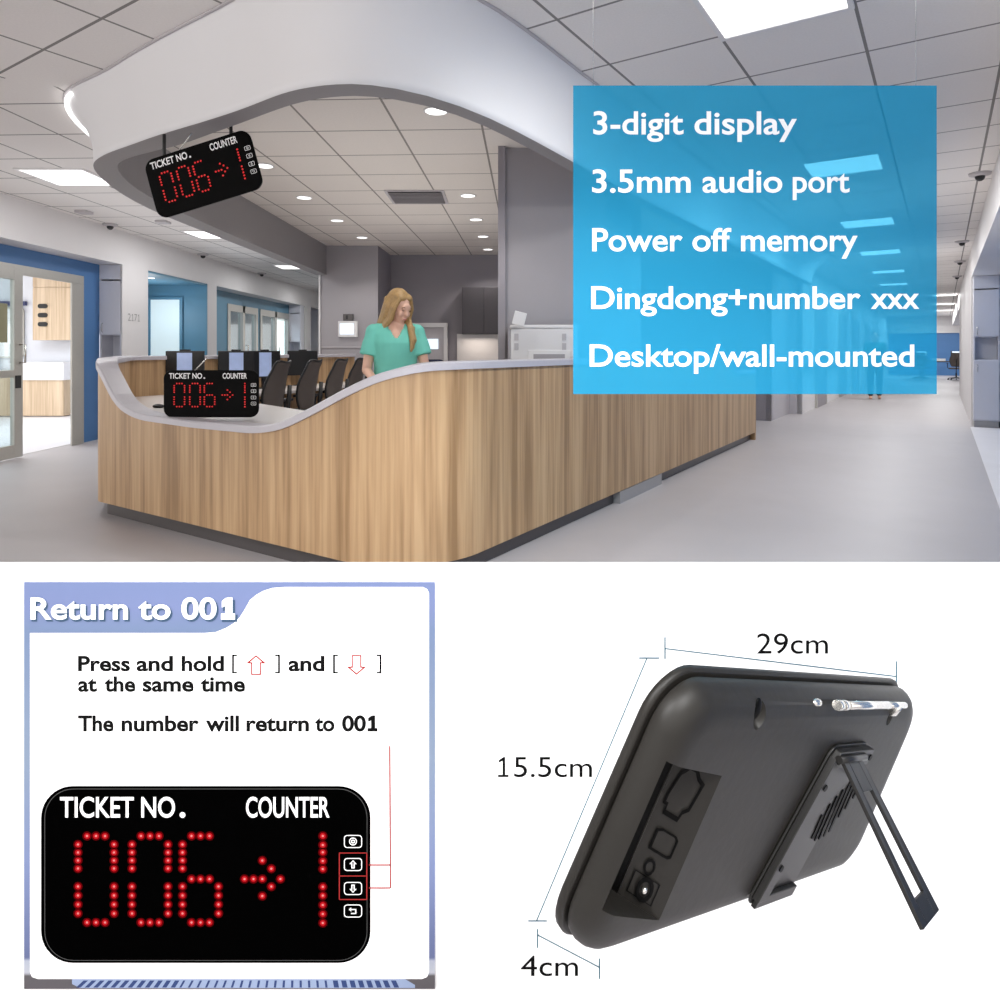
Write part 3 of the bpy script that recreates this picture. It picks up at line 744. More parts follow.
for u_, px, py in ((.84,163,143),(.20,227,121)):
    lowp = Mh @ Vector((Wh*u_, Hh-.02, .035)); pp = Vector((lowp.x, lowp.y, 2.36))
    topz = 2.352 if u_ > .5 else 2.795
    a = inv @ Vector((lowp.x, lowp.y, topz)); b = Vector((Wh*u_, Hh-.02, .035))
    bm = B(); add_tube(bm, [a, b], .009, 8); obj('hanging_rod', bm, M['black'], hk)
bm = B(); a = Vector((Wh*.70,Hh-.01,.02)); add_tube(bm, [a, a+inv.to_3x3() @ Vector((.115,0,.165))], .0035, 6); obj('antenna', bm, M['steel'], hk)

# ------------------------------------------------------------------ white display partition in the foreground
PW = mat('matt white display board', (.93,.93,.93,1), .8, spec=.1, noise=.01)
YP = 1.2
part = thing('display_partition', 'low white display partition standing in the foreground', 'partition', (0,YP+.06,0))
zt = H-211.5/F*(YP+.12)
box_obj('board', (-1.5,-.06,0), (1.5,.06,zt), PW, part, .004)
def PL(d):                                    # flat (px,py) to a plane d in front of the board, local to root at origin
    Y = YP-d
    return lambda x, y: Vector(((x-500)/F*Y, Y, H-(y-350)/F*Y))
INK = mat('black ink', (.004,.004,.004,1), .8, spec=.05, noise=.01)
INKB = mat('thin blue grey ink', rgb(96,140,160,.5), .8, spec=.05, noise=.01)
INKR = mat('red ink', rgb(200,60,60,.5), .8, spec=.05, noise=.01)
inv_part = Matrix.Translation((0,-YP-.06,0))
def quad(bm, pts, fn, mi=0):
    bm.faces.new([bm.verts.new(fn(*p)) for p in pts]).material_index = mi
def line(bm, a, b, w, fn, mi=0):
    d = Vector((b[0]-a[0], b[1]-a[1])).normalized(); n = Vector((-d.y, d.x))*w/2
    quad(bm, [(a[0]+n.x,a[1]+n.y),(b[0]+n.x,b[1]+n.y),(b[0]-n.x,b[1]-n.y),(a[0]-n.x,a[1]-n.y)], fn, mi)
f0 = PL(.001); fl = lambda x, y: inv_part @ f0(x, y)
for seglist, txt in (
    ([((665,648.5),(896.5,676.5),1.1),((665,637),(665,659),1.3),((896.5,661),(896.5,683),1.3)], ('29cm',757,828,653.5,633.5)),
    ([((647,658),(536.5,921),1.1),((639,658),(659.5,658),1.3),((528,921),(547,921),1.3)], ('15.5cm',497,592,777,757)),
    ([((537.5,935),(599.5,967.5),1.1),((537.5,929),(537.5,948),1.3),((599.5,958.5),(599.5,979),1.3)], ('4cm',521,578,976,956))):
    bm = B()
    for a, b, w in seglist: line(bm, a, b, w, fl)
    o = obj('dimension_line', bm, INKB, part); o['label'] = 'thin blue dimension line'
    bm = B(); s, x0, x1, yb, yt = txt
    if s[0] == '1': add_one(bm, 498, 508.5, yb, yt, fl, .75); s = s[1:]; x0 = 514
    add_text(bm, s, x0, x1, yb, yt, fl, .0); q = obj('lettering', bm, INK, o)

# poster
pos = thing('information_poster', 'white and blue instruction poster reading Return to 001', 'poster', at(229.5,989,YP))
ip = Matrix.Translation(-pos.location)
def PP(d):
    f = PL(d); return lambda x, y: ip @ f(x, y)
bm = B(); g = PP(.0005); g2 = PP(.0065)
add_rings(bm, [[g(*p) for p in ((24,989),(435,989),(435,582),(24,582))],[g2(*p) for p in ((24,989),(435,989),(435,582),(24,582))]], smooth=False)
def bg_mat():
    m = bpy.data.materials.new('blue lilac poster print'); m.use_nodes = True; nt = m.node_tree; b = nt.nodes['Principled BSDF']; L = nt.links.new
    tc = nt.nodes.new('ShaderNodeTexCoord'); s = nt.nodes.new('ShaderNodeSeparateXYZ'); L(tc.outputs['Object'], s.inputs[0])
    r = nt.nodes.new('ShaderNodeValToRGB'); mr = nt.nodes.new('ShaderNodeMapRange'); mr.inputs['From Min'].default_value = 0; mr.inputs['From Max'].default_value = .757
    L(s.outputs[2], mr.inputs['Value']); L(mr.outputs[0], r.inputs[0])
    k = .5
    e = r.color_ramp.elements; e[0].position = 0; e[0].color = rgb(110,105,110,k); e[1].position = 1; e[1].color = rgb(140,158,206,k)
    for p, c in ((.04,(112,108,112)),(.045,(215,218,230)),(.075,(205,212,230)),(.08,(120,130,175)),(.3,(150,165,212)),(.55,(160,178,205)),(.85,(140,160,198)),(.9,(146,160,208))):
        x = e.new(p); x.color = rgb(*c, k)
    L(r.outputs[0], b.inputs['Base Color']); b.inputs['Roughness'].default_value = .7; b.inputs['Specular IOR Level'].default_value = .1
    return m
obj('backing_board', bm, bg_mat(), pos)
# printed floor stripes at the bottom of the poster
DB = mat('dark blue print', rgb(70,88,140,.5), .8, spec=.05, noise=.05); LB = mat('light blue print', rgb(178,196,232,.5), .8, spec=.05, noise=.05)
bm = B(); g = PP(.0068); quad(bm, [(72,979),(405,979),(415,985),(415,988),(80,988),(72,984)], g, 1)
x = 76
for k in range(38):
    xx = 76+k*8.6; w = 4.5 if k < 12 else (2.2 if k < 30 else 5); d = 7*(1-k/19.0)
    if 0 <= k: quad(bm, [(xx+d*.8+2,980.5),(xx+d*.8+2+w,980.5),(xx+w,987.5),(xx,987.5)], PP(.0071))
obj('printed_stripes', bm, [DB, LB], pos)
# white card with tabbed corner
card = [(30,633),(205,633),(216,632),(226,628),(234,623),(240,617),(245,609),(250,600),(256,595),(263,591),(272,588),(285,587),(423,587),(427,589),(429,593),(429,972),(427,977),(422,979),(38,979),(32,977),(30,972)]
bm = B(); quad(bm, card, PP(.0074)); obj('white_card', bm, PW, pos)
HD = mat('white blue heading ink', (.9,.93,.95,1), .7, spec=.05, noise=.01); HS = mat('teal grey heading outline', rgb(84,110,140,.5), .8, spec=.05, noise=.01)
bm = B(); add_text(bm, 'Return to 00', 31.5, 218.5, 621.5, 599, PP(.0076), .028); add_one(bm, 222, 237.5, 622, 600, PP(.0076), 2.3); o = obj('heading_shadow', bm, HS, pos)
bm = B(); add_text(bm, 'Return to 00', 30.5, 216.5, 619.5, 597.5, PP(.0082), .021); add_one(bm, 221, 235, 619.5, 597.5, PP(.0082), 1.9); obj('heading', bm, HD, pos)
g = PP(.0078)
for i, items in enumerate(([('Press',78,130),('and',136.5,173),('hold',181.5,224),('[',233,238),(']',274,279),('and',288.5,324.5),('[',334,338),(']',376,380.5)],
               [('at',78,97),('the',104.5,135.3),('same',142.6,193.6),('time',200.5,245)], [('The',78,113.5),('number',121.5,199),('will',205.7,239),('return',246.4,309),('to',315,334.5),('00',342,366),('1',367.5,377.5)])):
    bm = B(); yb, yt = ((671.3,655.8),(691.8,676.3),(731.5,715.4))[i]
    for s, a, b in items:
        if s in '[]': 
            xx = a if s == '[' else b; sg_ = 1 if s == '[' else -1
            line(bm, (xx,654.5), (xx,673.5), 2, g); line(bm, (xx,655.3), (xx+sg_*4,655.3), 1.6, g); line(bm, (xx,672.7), (xx+sg_*4,672.7), 1.6, g)
        elif s == '1': add_one(bm, a, b, yb, yt, g, 1.5)
        else: add_text(bm, s, a, b, yb, yt, g, .03)
    obj('instruction_line', bm, INK, pos)
for cx, s in ((256,1),(356.5,-1)):
    bm = B(); cy = 665
    sh = [(0,-10),(10,-1.5),(5,-1.5),(5,10),(-5,10),(-5,-1.5),(-10,-1.5)]; si = [(0,-8.1),(6.2,-2.8),(3.6,-2.8),(3.6,8.7),(-3.6,8.7),(-3.6,-2.8),(-6.2,-2.8)]
    ring_face(bm, [(cx+a, cy+s*b) for a, b in sh], [(cx+a, cy+s*b) for a, b in si], g); obj('arrow_symbol', bm, INKR, pos)
# printed picture of the unit
g = PP(.0078); pu = lambda x, y: PP(.0084)(41+x, 963-y)
BLK = mat('solid black print', (.0005,.0005,.0005,1), .9, spec=.0, noise=.01)
bm = B(); bm.faces.new([bm.verts.new(g(*p)) for p in rrect(41,786,370.5,963,32,10)])
pic = obj('unit_picture', bm, BLK, pos); pic['label'] = 'printed picture of the black ticket display'
bm = B(); g3 = PP(.0081); ring_face(bm, rrect(44.5,788.7,367.3,960.7,29,10), rrect(45,789.2,366.8,960.2,28.6,10), g3); obj('picture_outline', bm, mat('grey ink', rgb(95,95,95,.45), .8, noise=.01), pic)
bm = B(); add_text(bm, 'TICKET NO', 60, 175, 817.5, 797, PP(.0084), .014); obj('lettering', bm, M['ink_w'], pic); bm = B(); disc(bm, 182.5, 815, 2.9, PP(.0084), 12); obj('lettering_dot', bm, M['ink_w'], pic)
bm = B(); add_text(bm, 'COUNTER', 246, 329.5, 817.5, 797, PP(.0084), .014); obj('lettering', bm, M['ink_w'], pic)
R1 = mat('dark red ink', rgb(105,4,10,.5), .9, spec=0, noise=.01); R2 = mat('bright red ink', rgb(205,28,36,.5), .9, spec=0, noise=.01); R3 = mat('pink ink', rgb(245,150,150,.5), .9, spec=0, noise=.01)
for kk, pts in DOTS.items():
    bm = B()
    for x, y in pts:
        disc(bm, x, y, 4.6, lambda a, b: PP(.0082)(41+a, 963-b), 12, 0); disc(bm, x, y, 3.0, lambda a, b: PP(.0084)(41+a, 963-b), 12, 1); disc(bm, x, y, 1.2, lambda a, b: PP(.0086)(41+a, 963-b), 8, 2)
    obj('printed_arrow' if kk == 'arrow' else 'printed_digit', bm, [R1, R2, R3], pic)
for q in range(4):
    bm = B(); icon_buttons(bm, q, pu, .7); obj('printed_button', bm, M['ink_w'], pic)
bm = B(); gl = PP(.009)
for a, b in (((389.7,746),(390.5,888)),((369,865),(390.5,865)),((369,888),(390.5,888)),((339,853),(367,853)),((339,876),(367,876)),((339,899.5),(367,899.5)),((339.3,853),(339.3,899.5)),((366.8,853),(366.8,899.5))):
    line(bm, a, b, 1.3 if max(a[0], b[0]) > 368 else .9, gl)
obj('callout_line', bm, INKR, pos)

# ------------------------------------------------------------------ the big unit seen from behind, on a wall bracket
Rm = ((0.7236,0.4017,0.5612),(0.6104,0.007,-0.792),(-0.3221,0.9157,-0.2402)); T = (0.0389,0.6934,-0.6056)
M4 = Matrix([list(Rm[i])+[T[i]+(H if i == 2 else 0)] for i in range(3)]+[[0,0,0,1]])
BW, BH, BD = .696, .31, .048
PLA = mat('satin black housing', rgb(28,26,23), .5, spec=.3, noise=.06, nscale=60, bump=.15)
PLD = mat('black metal stand', rgb(20,19,18), .4, spec=.4, noise=.05)
rear = thing('ticket_display', 'large black display unit seen from behind with its kickstand open', 'display'); rear.matrix_world = M4
bm = unit_body(rear, BW, BH, BD, PLA)
# a bevelled port bay is cut out of the left side
hous = obj('housing', bm, PLA, rear)
cb = B()
def bay(bt, bb):
    return [(.016, .06), (.135, .06), (.127, .0475), (.060, .006), (.052, .006), (.017, .040)]
low = [Vector((a, .072-.26*a, c)) for a, c in bay(0,0)]; hi = [Vector((a, .232-.17*a, c)) for a, c in bay(0,0)]
add_rings(cb, [low, hi], smooth=False); cut = obj('cutter', cb, PLA, rear)
cuts = [cut]
for c_, r_ in (((.157,.284,.050),(.0135,.021,.014)), ((.557,.272,.052),(.010,.012,.010)), ((.30,.296,.047),(.012,.006,.008))):
    cb = B(); add_ellipsoid(cb, c_, r_, Matrix.Rotation(.25,4,'Z')); cuts.append(obj('cutter', cb, PLA, rear))
for q in cuts:
    bo_ = hous.modifiers.new('b', 'BOOLEAN'); bo_.object = q; bo_.operation = 'DIFFERENCE'; bo_.solver = 'EXACT'
bpy.context.view_layer.update()
me = evaluated(hous); hous.modifiers.clear(); hous.data = me; me.set_sharp_from_angle(angle=math.radians(28))
for q in cuts: bpy.data.objects.remove(q)
# ports on the sloping panel: s runs 0..1 up the panel, t 0..1 from deep side to surface
def rampf(h):
    def f(s, t):
        t = .28+.66*t
        a = .060+(.127-.060)*t; c = .006+(.0475-.006)*t
        b0 = .072-.26*a; b1 = .232-.17*a
        n = Vector((-.526,0,.85)); return Vector((a, b0+(b1-b0)*s, c))+n*h
    return f
bm = B(); f1 = rampf(.0012); bm.faces.new([bm.verts.new(f1(*p)) for p in ((.01,-.40),(.99,-.40),(.99,-.03),(.01,-.03))]); obj('bay_shade', bm, M['blackgloss'], rear)  # black strip laid on the ramp as the groove's painted shade
bm = B(); add_tube(bm, [rampf(.001)(.01,-.02), rampf(.001)(.99,-.02)], .0012, 6); obj('bay_ridge', bm, PLA, rear)
def port(pts, w=.05, name='port'):
    bm = B(); f1 = rampf(.0015); cx = sum(p[0] for p in pts)/len(pts); cy = sum(p[1] for p in pts)/len(pts)
    ring_face(bm, pts, [(cx+(p[0]-cx)*(1-w*4), cy+(p[1]-cy)*(1-w*4)) for p in pts], f1, 0)
    f2 = rampf(.0006); bm.faces.new([bm.verts.new(f2(*p)) for p in pts]).material_index = 1
    obj(name, bm, [M['blackgloss'], PLA], rear)
port([(.60,.2),(.66,.2),(.66,.12),(.72,.12),(.90,.22),(.93,.3),(.97,.38),(.97,.55),(.92,.68),(.90,.82),(.70,.74),(.66,.62),(.60,.58)], .045, 'serial_port')
port([(.36,.22),(.50,.22),(.52,.35),(.52,.7),(.50,.78),(.38,.78),(.36,.7)], .05, 'network_port')
def circ(cx, cy, r, n=14): return [(cx+r*.42*math.cos(2*PI*k/n), cy+r*math.sin(2*PI*k/n)) for k in range(n)]
port(circ(.26,.42,.13), .09, 'reset_hole')
port([(.05,.15),(.05,.8),(.2,.8),(.2,.15)], .02, 'power_panel')
bm = B(); f1 = rampf(.003); n = 14; ring_face(bm, circ(.125,.5,.2), circ(.125,.5,.12), f1); obj('power_jack', bm, M['blackgloss'], rear)
bm = B(); add_ellipsoid(bm, rampf(.003)(.12,.5), (.004,.004,.003), u=10, v=6); obj('jack_pin', bm, M['steel'], rear)
# recessed slot in the upper edge
bm = B(); add_ellipsoid(bm, (.157,.284,.040), (.009,.014,.004), Matrix.Rotation(.25,4,'Z')); obj('hanging_slot', bm, M['blackgloss'], rear)
# antenna with knuckle
bm = B(); yA, zA = .300, .056
add_tube(bm, [(.325,yA,zA),(.337,yA,zA)], .0062, 14); add_tube(bm, [(.341,yA,zA),(.352,yA,zA)], .0062, 14); add_tube(bm, [(.335,yA,zA),(.36,yA,zA)], .0045, 10)
ant = obj('antenna', bm, M['steel'], rear)
bm = B(); add_tube(bm, [(.36,yA,zA),(.5,yA,zA)], .005, 12); add_tube(bm, [(.5,yA,zA),(.566,yA,zA)], .0042, 12); obj('antenna_rod', bm, M['steel'], ant)
bm = B(); add_tube(bm, [(.55,yA,zA),(.558,yA-.018,zA-.006),(.558,yA-.022,.044)], .004, 8); obj('antenna_clip', bm, M['steel'], ant)
bm = B(); add_ellipsoid(bm, (.305,.293,.041), (.011,.005,.005)); obj('antenna_stop', bm, M['steel'], rear)
# stand plate (slightly skewed) and leg
Z0 = BD+.0005
def pl(a, b, z): return Vector((a-(.227-b)*.27, b, z))
bm = B()
outline = [(.385,.205),(.385,.225),(.395,.238),(.505,.238),(.516,.226),(.516,.2),(.513,.185),(.498,.185),(.498,.03),(.492,.018),(.393,.018),(.385,.03)]
def framed(bm, x0, y0, x1, y1, w, z0, z1):
    for lo, hi in (((x0,y0),(x0+w,y1)),((x1-w,y0),(x1,y1)),((x0+w,y1-w),(x1-w,y1)),((x0+w,y0),(x1-w,y0+w))):
        add_prism(bm, [pl(lo[0],lo[1],z0), pl(hi[0],lo[1],z0), pl(hi[0],hi[1],z0), pl(lo[0],hi[1],z0)], (0,0,z1-z0))
add_prism(bm, [pl(a,b,Z0) for a, b in rrect(.383,.02,.505,.238,.014,4)], (0,0,.003))
sp = obj('stand_plate', bm, PLD, rear, .0008)
bm = B(); add_prism(bm, [pl(*p, Z0+.003) for p in ((.386,.03),(.410,.03),(.410,.21),(.386,.225))], (0,0,.009)); add_prism(bm, [pl(*p, Z0+.003) for p in ((.386,.212),(.505,.212),(.505,.234),(.392,.234))], (0,0,.009))
add_prism(bm, [pl(*p, Z0+.003) for p in ((.395,.018),(.5,.018),(.5,.032),(.395,.032))], (0,0,.006))
obj('stand_rail', bm, PLD, sp, .001)
for a, b in ((.398,.185),(.398,.075),(.5,.223),(.397,.222),(.49,.19)):
    bm = B(); c_ = pl(a, b, Z0+.012); add_tube(bm, [c_-Vector((0,0,.002)), c_+Vector((0,0,.0015))], .0045, 12); obj('screw', bm, M['blackgloss'], sp)
# speaker slots to the right of the plate
bm = B()
for k in range(9):
    x = .445+k*.0125; dy = [.018,.028,.033,.036,.036,.034,.03,.024,.014][k]
    cy = .115+k*.0055
    add_prism(bm, [Vector((p[0], p[1], Z0+.0032 if x < .5 else Z0-.0002)) for p in rrect(x-.0026, cy-dy, x+.0026, cy+dy, .0024, 3)], (0,0,.0012))
obj('speaker_grille', bm, M['blackgloss'], rear)
# leg: two bars joined at hinge and foot
tL, tR = Vector((.400,.226,.062)), Vector((.462,.226,.062)); fL, fR = Vector((.437,.107,.196)), Vector((.497,.117,.192))
def bar(bm, a0, a1, b0, b1, w0=0.0, th=.005):
    n = (a1-a0).cross(b0-a0).normalized()*th
    add_prism(bm, [a0, a1, b1, b0], n)
L_ = lambda s, t: (tL.lerp(tR, t)).lerp(fL.lerp(fR, t), s)
bm = B()
bar(bm, L_(0,0), L_(0,.25), L_(1,0), L_(1,.25)); bar(bm, L_(0,.75), L_(0,1), L_(1,.75), L_(1,1)); bar(bm, L_(0,.25), L_(0,.75), L_(.22,.25), L_(.22,.75)); bar(bm, L_(.86,.25), L_(.86,.75), L_(1,.25), L_(1,.75))
lg = obj('stand_leg', bm, PLD, rear, .0008)
bm = B(); add_tube(bm, [tL-Vector((.012,0,0)), tR+Vector((.012,0,0))], .005, 10); obj('hinge_pin', bm, PLD, lg)
# wall bracket holding the unit
cpt = M4 @ Vector((.36,.15,-.0008)); wpt = Vector((cpt.x+.03, YP-.001, cpt.z+.0))
cam0 = Vector((0,0,H)); wpt = cam0+(cpt-cam0)*((YP-.001)/cpt.y)
bk = thing('wall_bracket', 'wall bracket hidden behind the rear-view display unit', 'bracket', wpt)
bm = B(); add_tube(bm, [cpt-wpt, Vector((0,-.02,0))], .014, 12); obj('arm', bm, M['black'], bk)
bm = B(); add_tube(bm, [Vector((0,-.02,0)), Vector((0,-.0,0))], .045, 20); obj('base_plate', bm, M['black'], bk)

# ------------------------------------------------------------------ hanging blue sign
def sign_mat():
    m = bpy.data.materials.new('translucent blue film'); m.use_nodes = True; nt = m.node_tree; L = nt.links.new
    o = nt.nodes['Material Output']; nt.nodes.remove(nt.nodes['Principled BSDF'])
    t = nt.nodes.new('ShaderNodeBsdfTransparent'); t.inputs[0].default_value = (.17,.62,.84,1)
    d = nt.nodes.new('ShaderNodeBsdfDiffuse'); d.inputs[0].default_value = (.026,.32,.56,1)
    mx = nt.nodes.new('ShaderNodeMixShader'); mx.inputs[0].default_value = .64
    L(t.outputs[0], mx.inputs[1]); L(d.outputs[0], mx.inputs[2]); L(mx.outputs[0], o.inputs[0]); return m
YS = 2.0
sign = thing('hanging_sign', 'translucent blue hanging sign listing features in white letters', 'sign', at(754,394,YS))
isg = Matrix.Translation(-sign.location)
a, b = at(573,394,YS), at(936,86,YS); a = isg @ a; b = isg @ b
box_obj('panel', (a.x,-.003,a.z), (b.x,.004,b.z), glass('clear acrylic', (.99,.99,.99,1), .0), sign)
bm = B(); bm.faces.new([bm.verts.new(p) for p in ((a.x,-.0036,a.z),(b.x,-.0036,a.z),(b.x,-.0036,b.z),(a.x,-.0036,b.z))]); obj('blue_film', bm, sign_mat(), sign)
for words, yb, yt in ((('3-digit',593,683,'display',694,796),135,112),(('3.5mm',592,690,'audio',702,781.5,'port',792,848.5),193,170),(('Power',592,682,'off',692,730.5,'memory',740.5,856.5),251.5,228.5),(('Dingdong+number',591,859.5,'xxx',870,918),309,286.5),(('Desktop/wall-mounted',589.5,913),366.5,344.5)):
    bm = B()
    for k in range(0, len(words), 3): add_text(bm, words[k], words[k+1], words[k+2], yb, yt, lambda x, y: isg @ at(x, y, YS) + Vector((0,-.0062,0)), .013)
    r = bmesh.ops.extrude_face_region(bm, geom=bm.faces[:])
    for v in r['geom']:
        if isinstance(v, bmesh.types.BMVert): v.co.y += .002
    obj('lettering', bm, M['ink_w'], sign)
for x in (a.x+.06, b.x-.06):
    bm = B(); add_tube(bm, [(x,0,b.z),(x,0,2.8-sign.location.z)], .0008, 6); obj('hanging_wire', bm, M['steel'], sign)

# ------------------------------------------------------------------ back wall fittings
def frontal(name, label, cat, px0, px1, py0, py1, Y, depth=.03):
    a, b = at(px0, py1, Y), at(px1, py0, Y); return thing(name, label, cat, (a.x, a.y, a.z)), b.x-a.x, b.z-a.z
# wall display
t, w, h = frontal('wall_terminal', 'small white wall terminal with lit screen on the grey pillar', 'terminal', 338, 357.5, 321, 337, 10.26)
box_obj('casing', (0,0,0), (w,.04,h), M['white'], t, .005); box_obj('screen', (.03,-.003,.04), (w-.06,0,h-.04), M['scr_w'], t)
t, w, h = frontal('wall_sensor', 'small dark sensor box above the wall terminal', 'sensor', 343, 353, 314, 320.5, 10.26)
box_obj('casing', (0,0,0), (w,.04,h), M['kick'], t, .005); box_obj('window', (.045,-.003,.02), (.075,0,h-.02), M['black'], t)
# back door
d = sthing('door_5')
a, b = at(410,500,11.2), at(447.5,323,11.2)
bm = B(); add_box(bm, (a.x,11.16,0), (a.x+.06,11.25,b.z)); add_box(bm, (b.x-.06,11.16,0), (b.x,11.25,b.z)); add_box(bm, (a.x+.06,11.16,b.z-.07), (b.x-.06,11.25,b.z)); obj('door_frame', bm, M['white_wall'], d)
lf = box_obj('door_leaf', (a.x+.06,11.2,0), (b.x-.06,11.24,b.z-.07), M['grey_lt'], d)
q0, q1 = at(426,349,11.18), at(438,339,11.18); box_obj('door_window', (q0.x,11.185,q0.z), (q1.x,11.2,q1.z), M['scr_w'], lf)
# small navy chair by the door
nv = mat('navy fabric', rgb(50,54,80), .7, noise=.1)
t = thing('visitor_chair', 'navy chair back showing beside the nurse near the back door', 'chair', (at(432,360,9.5).x,9.5,0), .2)
bm = B(); add_rings(bm, [[(x, y, p) for x, p in rrect(-.16,.72,.16,1.07,.08,6)] for y in (-.2,-.24)]); obj('backrest', bm, nv, t)
box_obj('seat', (-.22,-.22,.42), (.22,.22,.48), nv, t, .02)
for x in (-.19,.17):
    for y in (-.2,.18):
        zt2 = .75 if y < 0 else .42; bm = B(); add_box(bm, (x,y,0), (x+.02,y+.02,zt2)); obj('leg', bm, M['steel'], t)
# dark wall cabinets and lit niche
t, w, h = frontal('wall_cabinet', 'dark grey double wall cabinet on the back wall', 'cabinet', 462, 498.5, 287, 334, 10.95)
cdk = mat('charcoal laminate', rgb(78,74,78), .5, noise=.04)
box_obj('body', (0,.02,0), (w,.3,h), cdk, t)
box_obj('door', (.003,0,.003), (w*.6-.003,.02,h-.003), cdk, t, .003); box_obj('door', (w*.6+.003,0,.003), (w-.003,.02,h-.003), cdk, t, .003)
a, b = at(457,500,11.2), at(500,334,11.2); o = box_obj('trim_6', (a.x,11.22,.9), (b.x,11.26,b.z), M['desk']); o['kind'] = 'structure'
t = thing('base_cabinet', 'low grey cabinet under the lit niche on the back wall', 'cabinet', (a.x,10.8,0)); box_obj('body', (0,0,0), (.7,.42,.86), cdk, t); box_obj('worktop', (-.01,-.02,.86), (.71,.42,.9), M['desk'], t)
o = area(((a.x+b.x)/2, 11.05, b.z-.06), .5, .1, 1.6, (1,.9,.8), name='under_cabinet_lamp')
# printer on a stand
pr_ = thing('office_printer', 'bulky pale office printer standing behind the counter before the grey column', 'printer', (.075,4.93,0))
box_obj('body', (0,0,.1), (.50,.3,1.36), M['white_wall'], pr_, .012)
box_obj('top_cover', (.0,-.005,1.36), (.50,.3,1.385), M['white'], pr_, .006)
bm = B(); add_box(bm, (.0,-.06,0), (.09,-.045,.1), 0, Matrix.Translation((.01,0,1.39)) @ Matrix.Rotation(.25,4,'Y')); obj('control_panel', bm, M['white'], pr_, .004)
box_obj('drawer', (.13,-.008,1.10), (.44,0,1.2), M['white'], pr_, .003); box_obj('tray_opening', (.17,-.012,1.13), (.40,-.008,1.17), M['grey'], pr_)
for x, z in ((.03,1.27),(.03,1.2),(.38,1.27),(.38,1.2)): box_obj('vent', (x,-.006,z), (x+.03,0,z+.05), M['grey_lt'], pr_)
box_obj('hinge', (-.015,.0,.1), (.0,.02,1.36), M['grey'], pr_)
t = thing('desk_pole', 'slim dark stand behind the counter seen through the blue sign', 'stand', UV(6.2,-2.55)); t.location.z = .0
bm = B(); add_tube(bm, [(0,0,.02),(0,0,1.48)], .02, 8); obj('pole', bm, M['black'], t); box_obj('head', (-.06,-.03,1.2), (.06,.03,1.3), M['black'], t); box_obj('base', (-.12,-.12,0), (.12,.12,.02), M['black'], t)

# ------------------------------------------------------------------ corridor items
for i, (u0, u1) in enumerate(((15.2,16.5),(19.0,20.2),(22.0,23.4),(26,27.2))):
    d = sthing('door_%d' % (6+i), UV(u0, -2.2), -ANG_R)
    box_obj('door_leaf', (0,0,0), (.03,u1-u0,2.1), M['grey'] if i != 0 else M['grey_dk'], d); box_obj('door_frame', (0,-.06,0), (.045,0,2.15), M['alu'], d); box_obj('door_frame', (0,u1-u0,0), (.045,u1-u0+.06,2.15), M['alu'], d); box_obj('door_frame', (0,0,2.1), (.045,u1-u0,2.15), M['alu'], d)
    bm = B(); add_tube(bm, [(.03,.12,1.0),(.08,.12,1.0),(.08,.24,1.0)], .012, 6); obj('door_handle', bm, M['steel'], d)
for u0, u1, nm in ((13.75,15.05,'nearest the grey pier'),(16.65,18.8,'between the first two doors'),(20.4,21.8,'farther along')):
    hr = uvthing('handrail', 'grey wall handrail in the right corridor, '+nm, 'handrail', u0, -2.2, 'corridor handrails')
    bm = B(); add_box(bm, (.05,0,.84), (.09,u1-u0,.94)); obj('rail', bm, M['grey_lt'], hr, .01)
    for y in (.1, u1-u0-.15): box_obj('bracket', (0,y,.87), (.05,y+.05,.91), M['kick'], hr)
# far room: desk, monitors, chairs
fd = uvthing('far_desk', 'distant desk with white papers at the end of the corridor', 'desk', 33.0, -.75)
box_obj('desk_top', (0,0,.7), (1.7,.7,.74), M['black'], fd)
for x in (.03,1.62): box_obj('leg', (x,.05,0), (x+.05,.65,.7), M['black'], fd)
o = uvthing('paper_stack', 'white papers on the distant desk', 'papers', 33.1, -.35, z=.741); box_obj('papers', (0,0,0), (.45,.3,.1), M['white'], o)
for v, lab in ((-.75,'left distant monitor on the far desk'),(.5,'right distant monitor on the far desk')):
    t = uvthing('monitor', lab, 'monitor', 33.35, v, z=.741); box_obj('bezel', (-.22,0,.1), (.22,.04,.42), M['black'], t); box_obj('screen', (-.18,-.004,.2), (.18,0,.4), M['scr_w'], t); box_obj('stand', (-.1,-.04,0), (.1,.08,.1), M['black'], t)
for v, lab in ((-.75,'left dark chair at the distant desk'),(.45,'right dark chair at the distant desk')):
    p = UV(32.3, v); dup(ch, (p.x, p.y, 0), -ANG_R, lab, 'chairs at the distant desk')

# ------------------------------------------------------------------ people
SK = mat('skin', rgb(222,178,156), .5, noise=.03, nscale=20); SK.node_tree.nodes['Principled BSDF'].inputs['Subsurface Weight'].default_value = .0
HAIR = mat('blond hair', rgb(170,138,92), .5, noise=.3, nscale=60); HAIR2 = mat('dark hair', rgb(50,40,36), .6, noise=.2)
SCR = mat('sea green scrubs', rgb(112,200,184), .75, noise=.08, nscale=9); SCRD = mat('dark green scrubs piping', rgb(50,120,108), .8, noise=.05)
def remesh(bm, vox=.008, smooth=6):
    me = bpy.data.meshes.new('r'); bmesh.ops.recalc_face_normals(bm, faces=bm.faces); bm.to_mesh(me); bm.free()
    o = bpy.data.objects.new('r', me); COL.objects.link(o)
    r = o.modifiers.new('r', 'REMESH'); r.mode = 'VOXEL'; r.voxel_size = vox; r.use_smooth_shade = True
    s = o.modifiers.new('s', 'SMOOTH'); s.iterations = smooth; s.factor = .5
    m2 = evaluated(o); bpy.data.objects.remove(o)
    for p in m2.polygons: p.use_smooth = True
    return m2
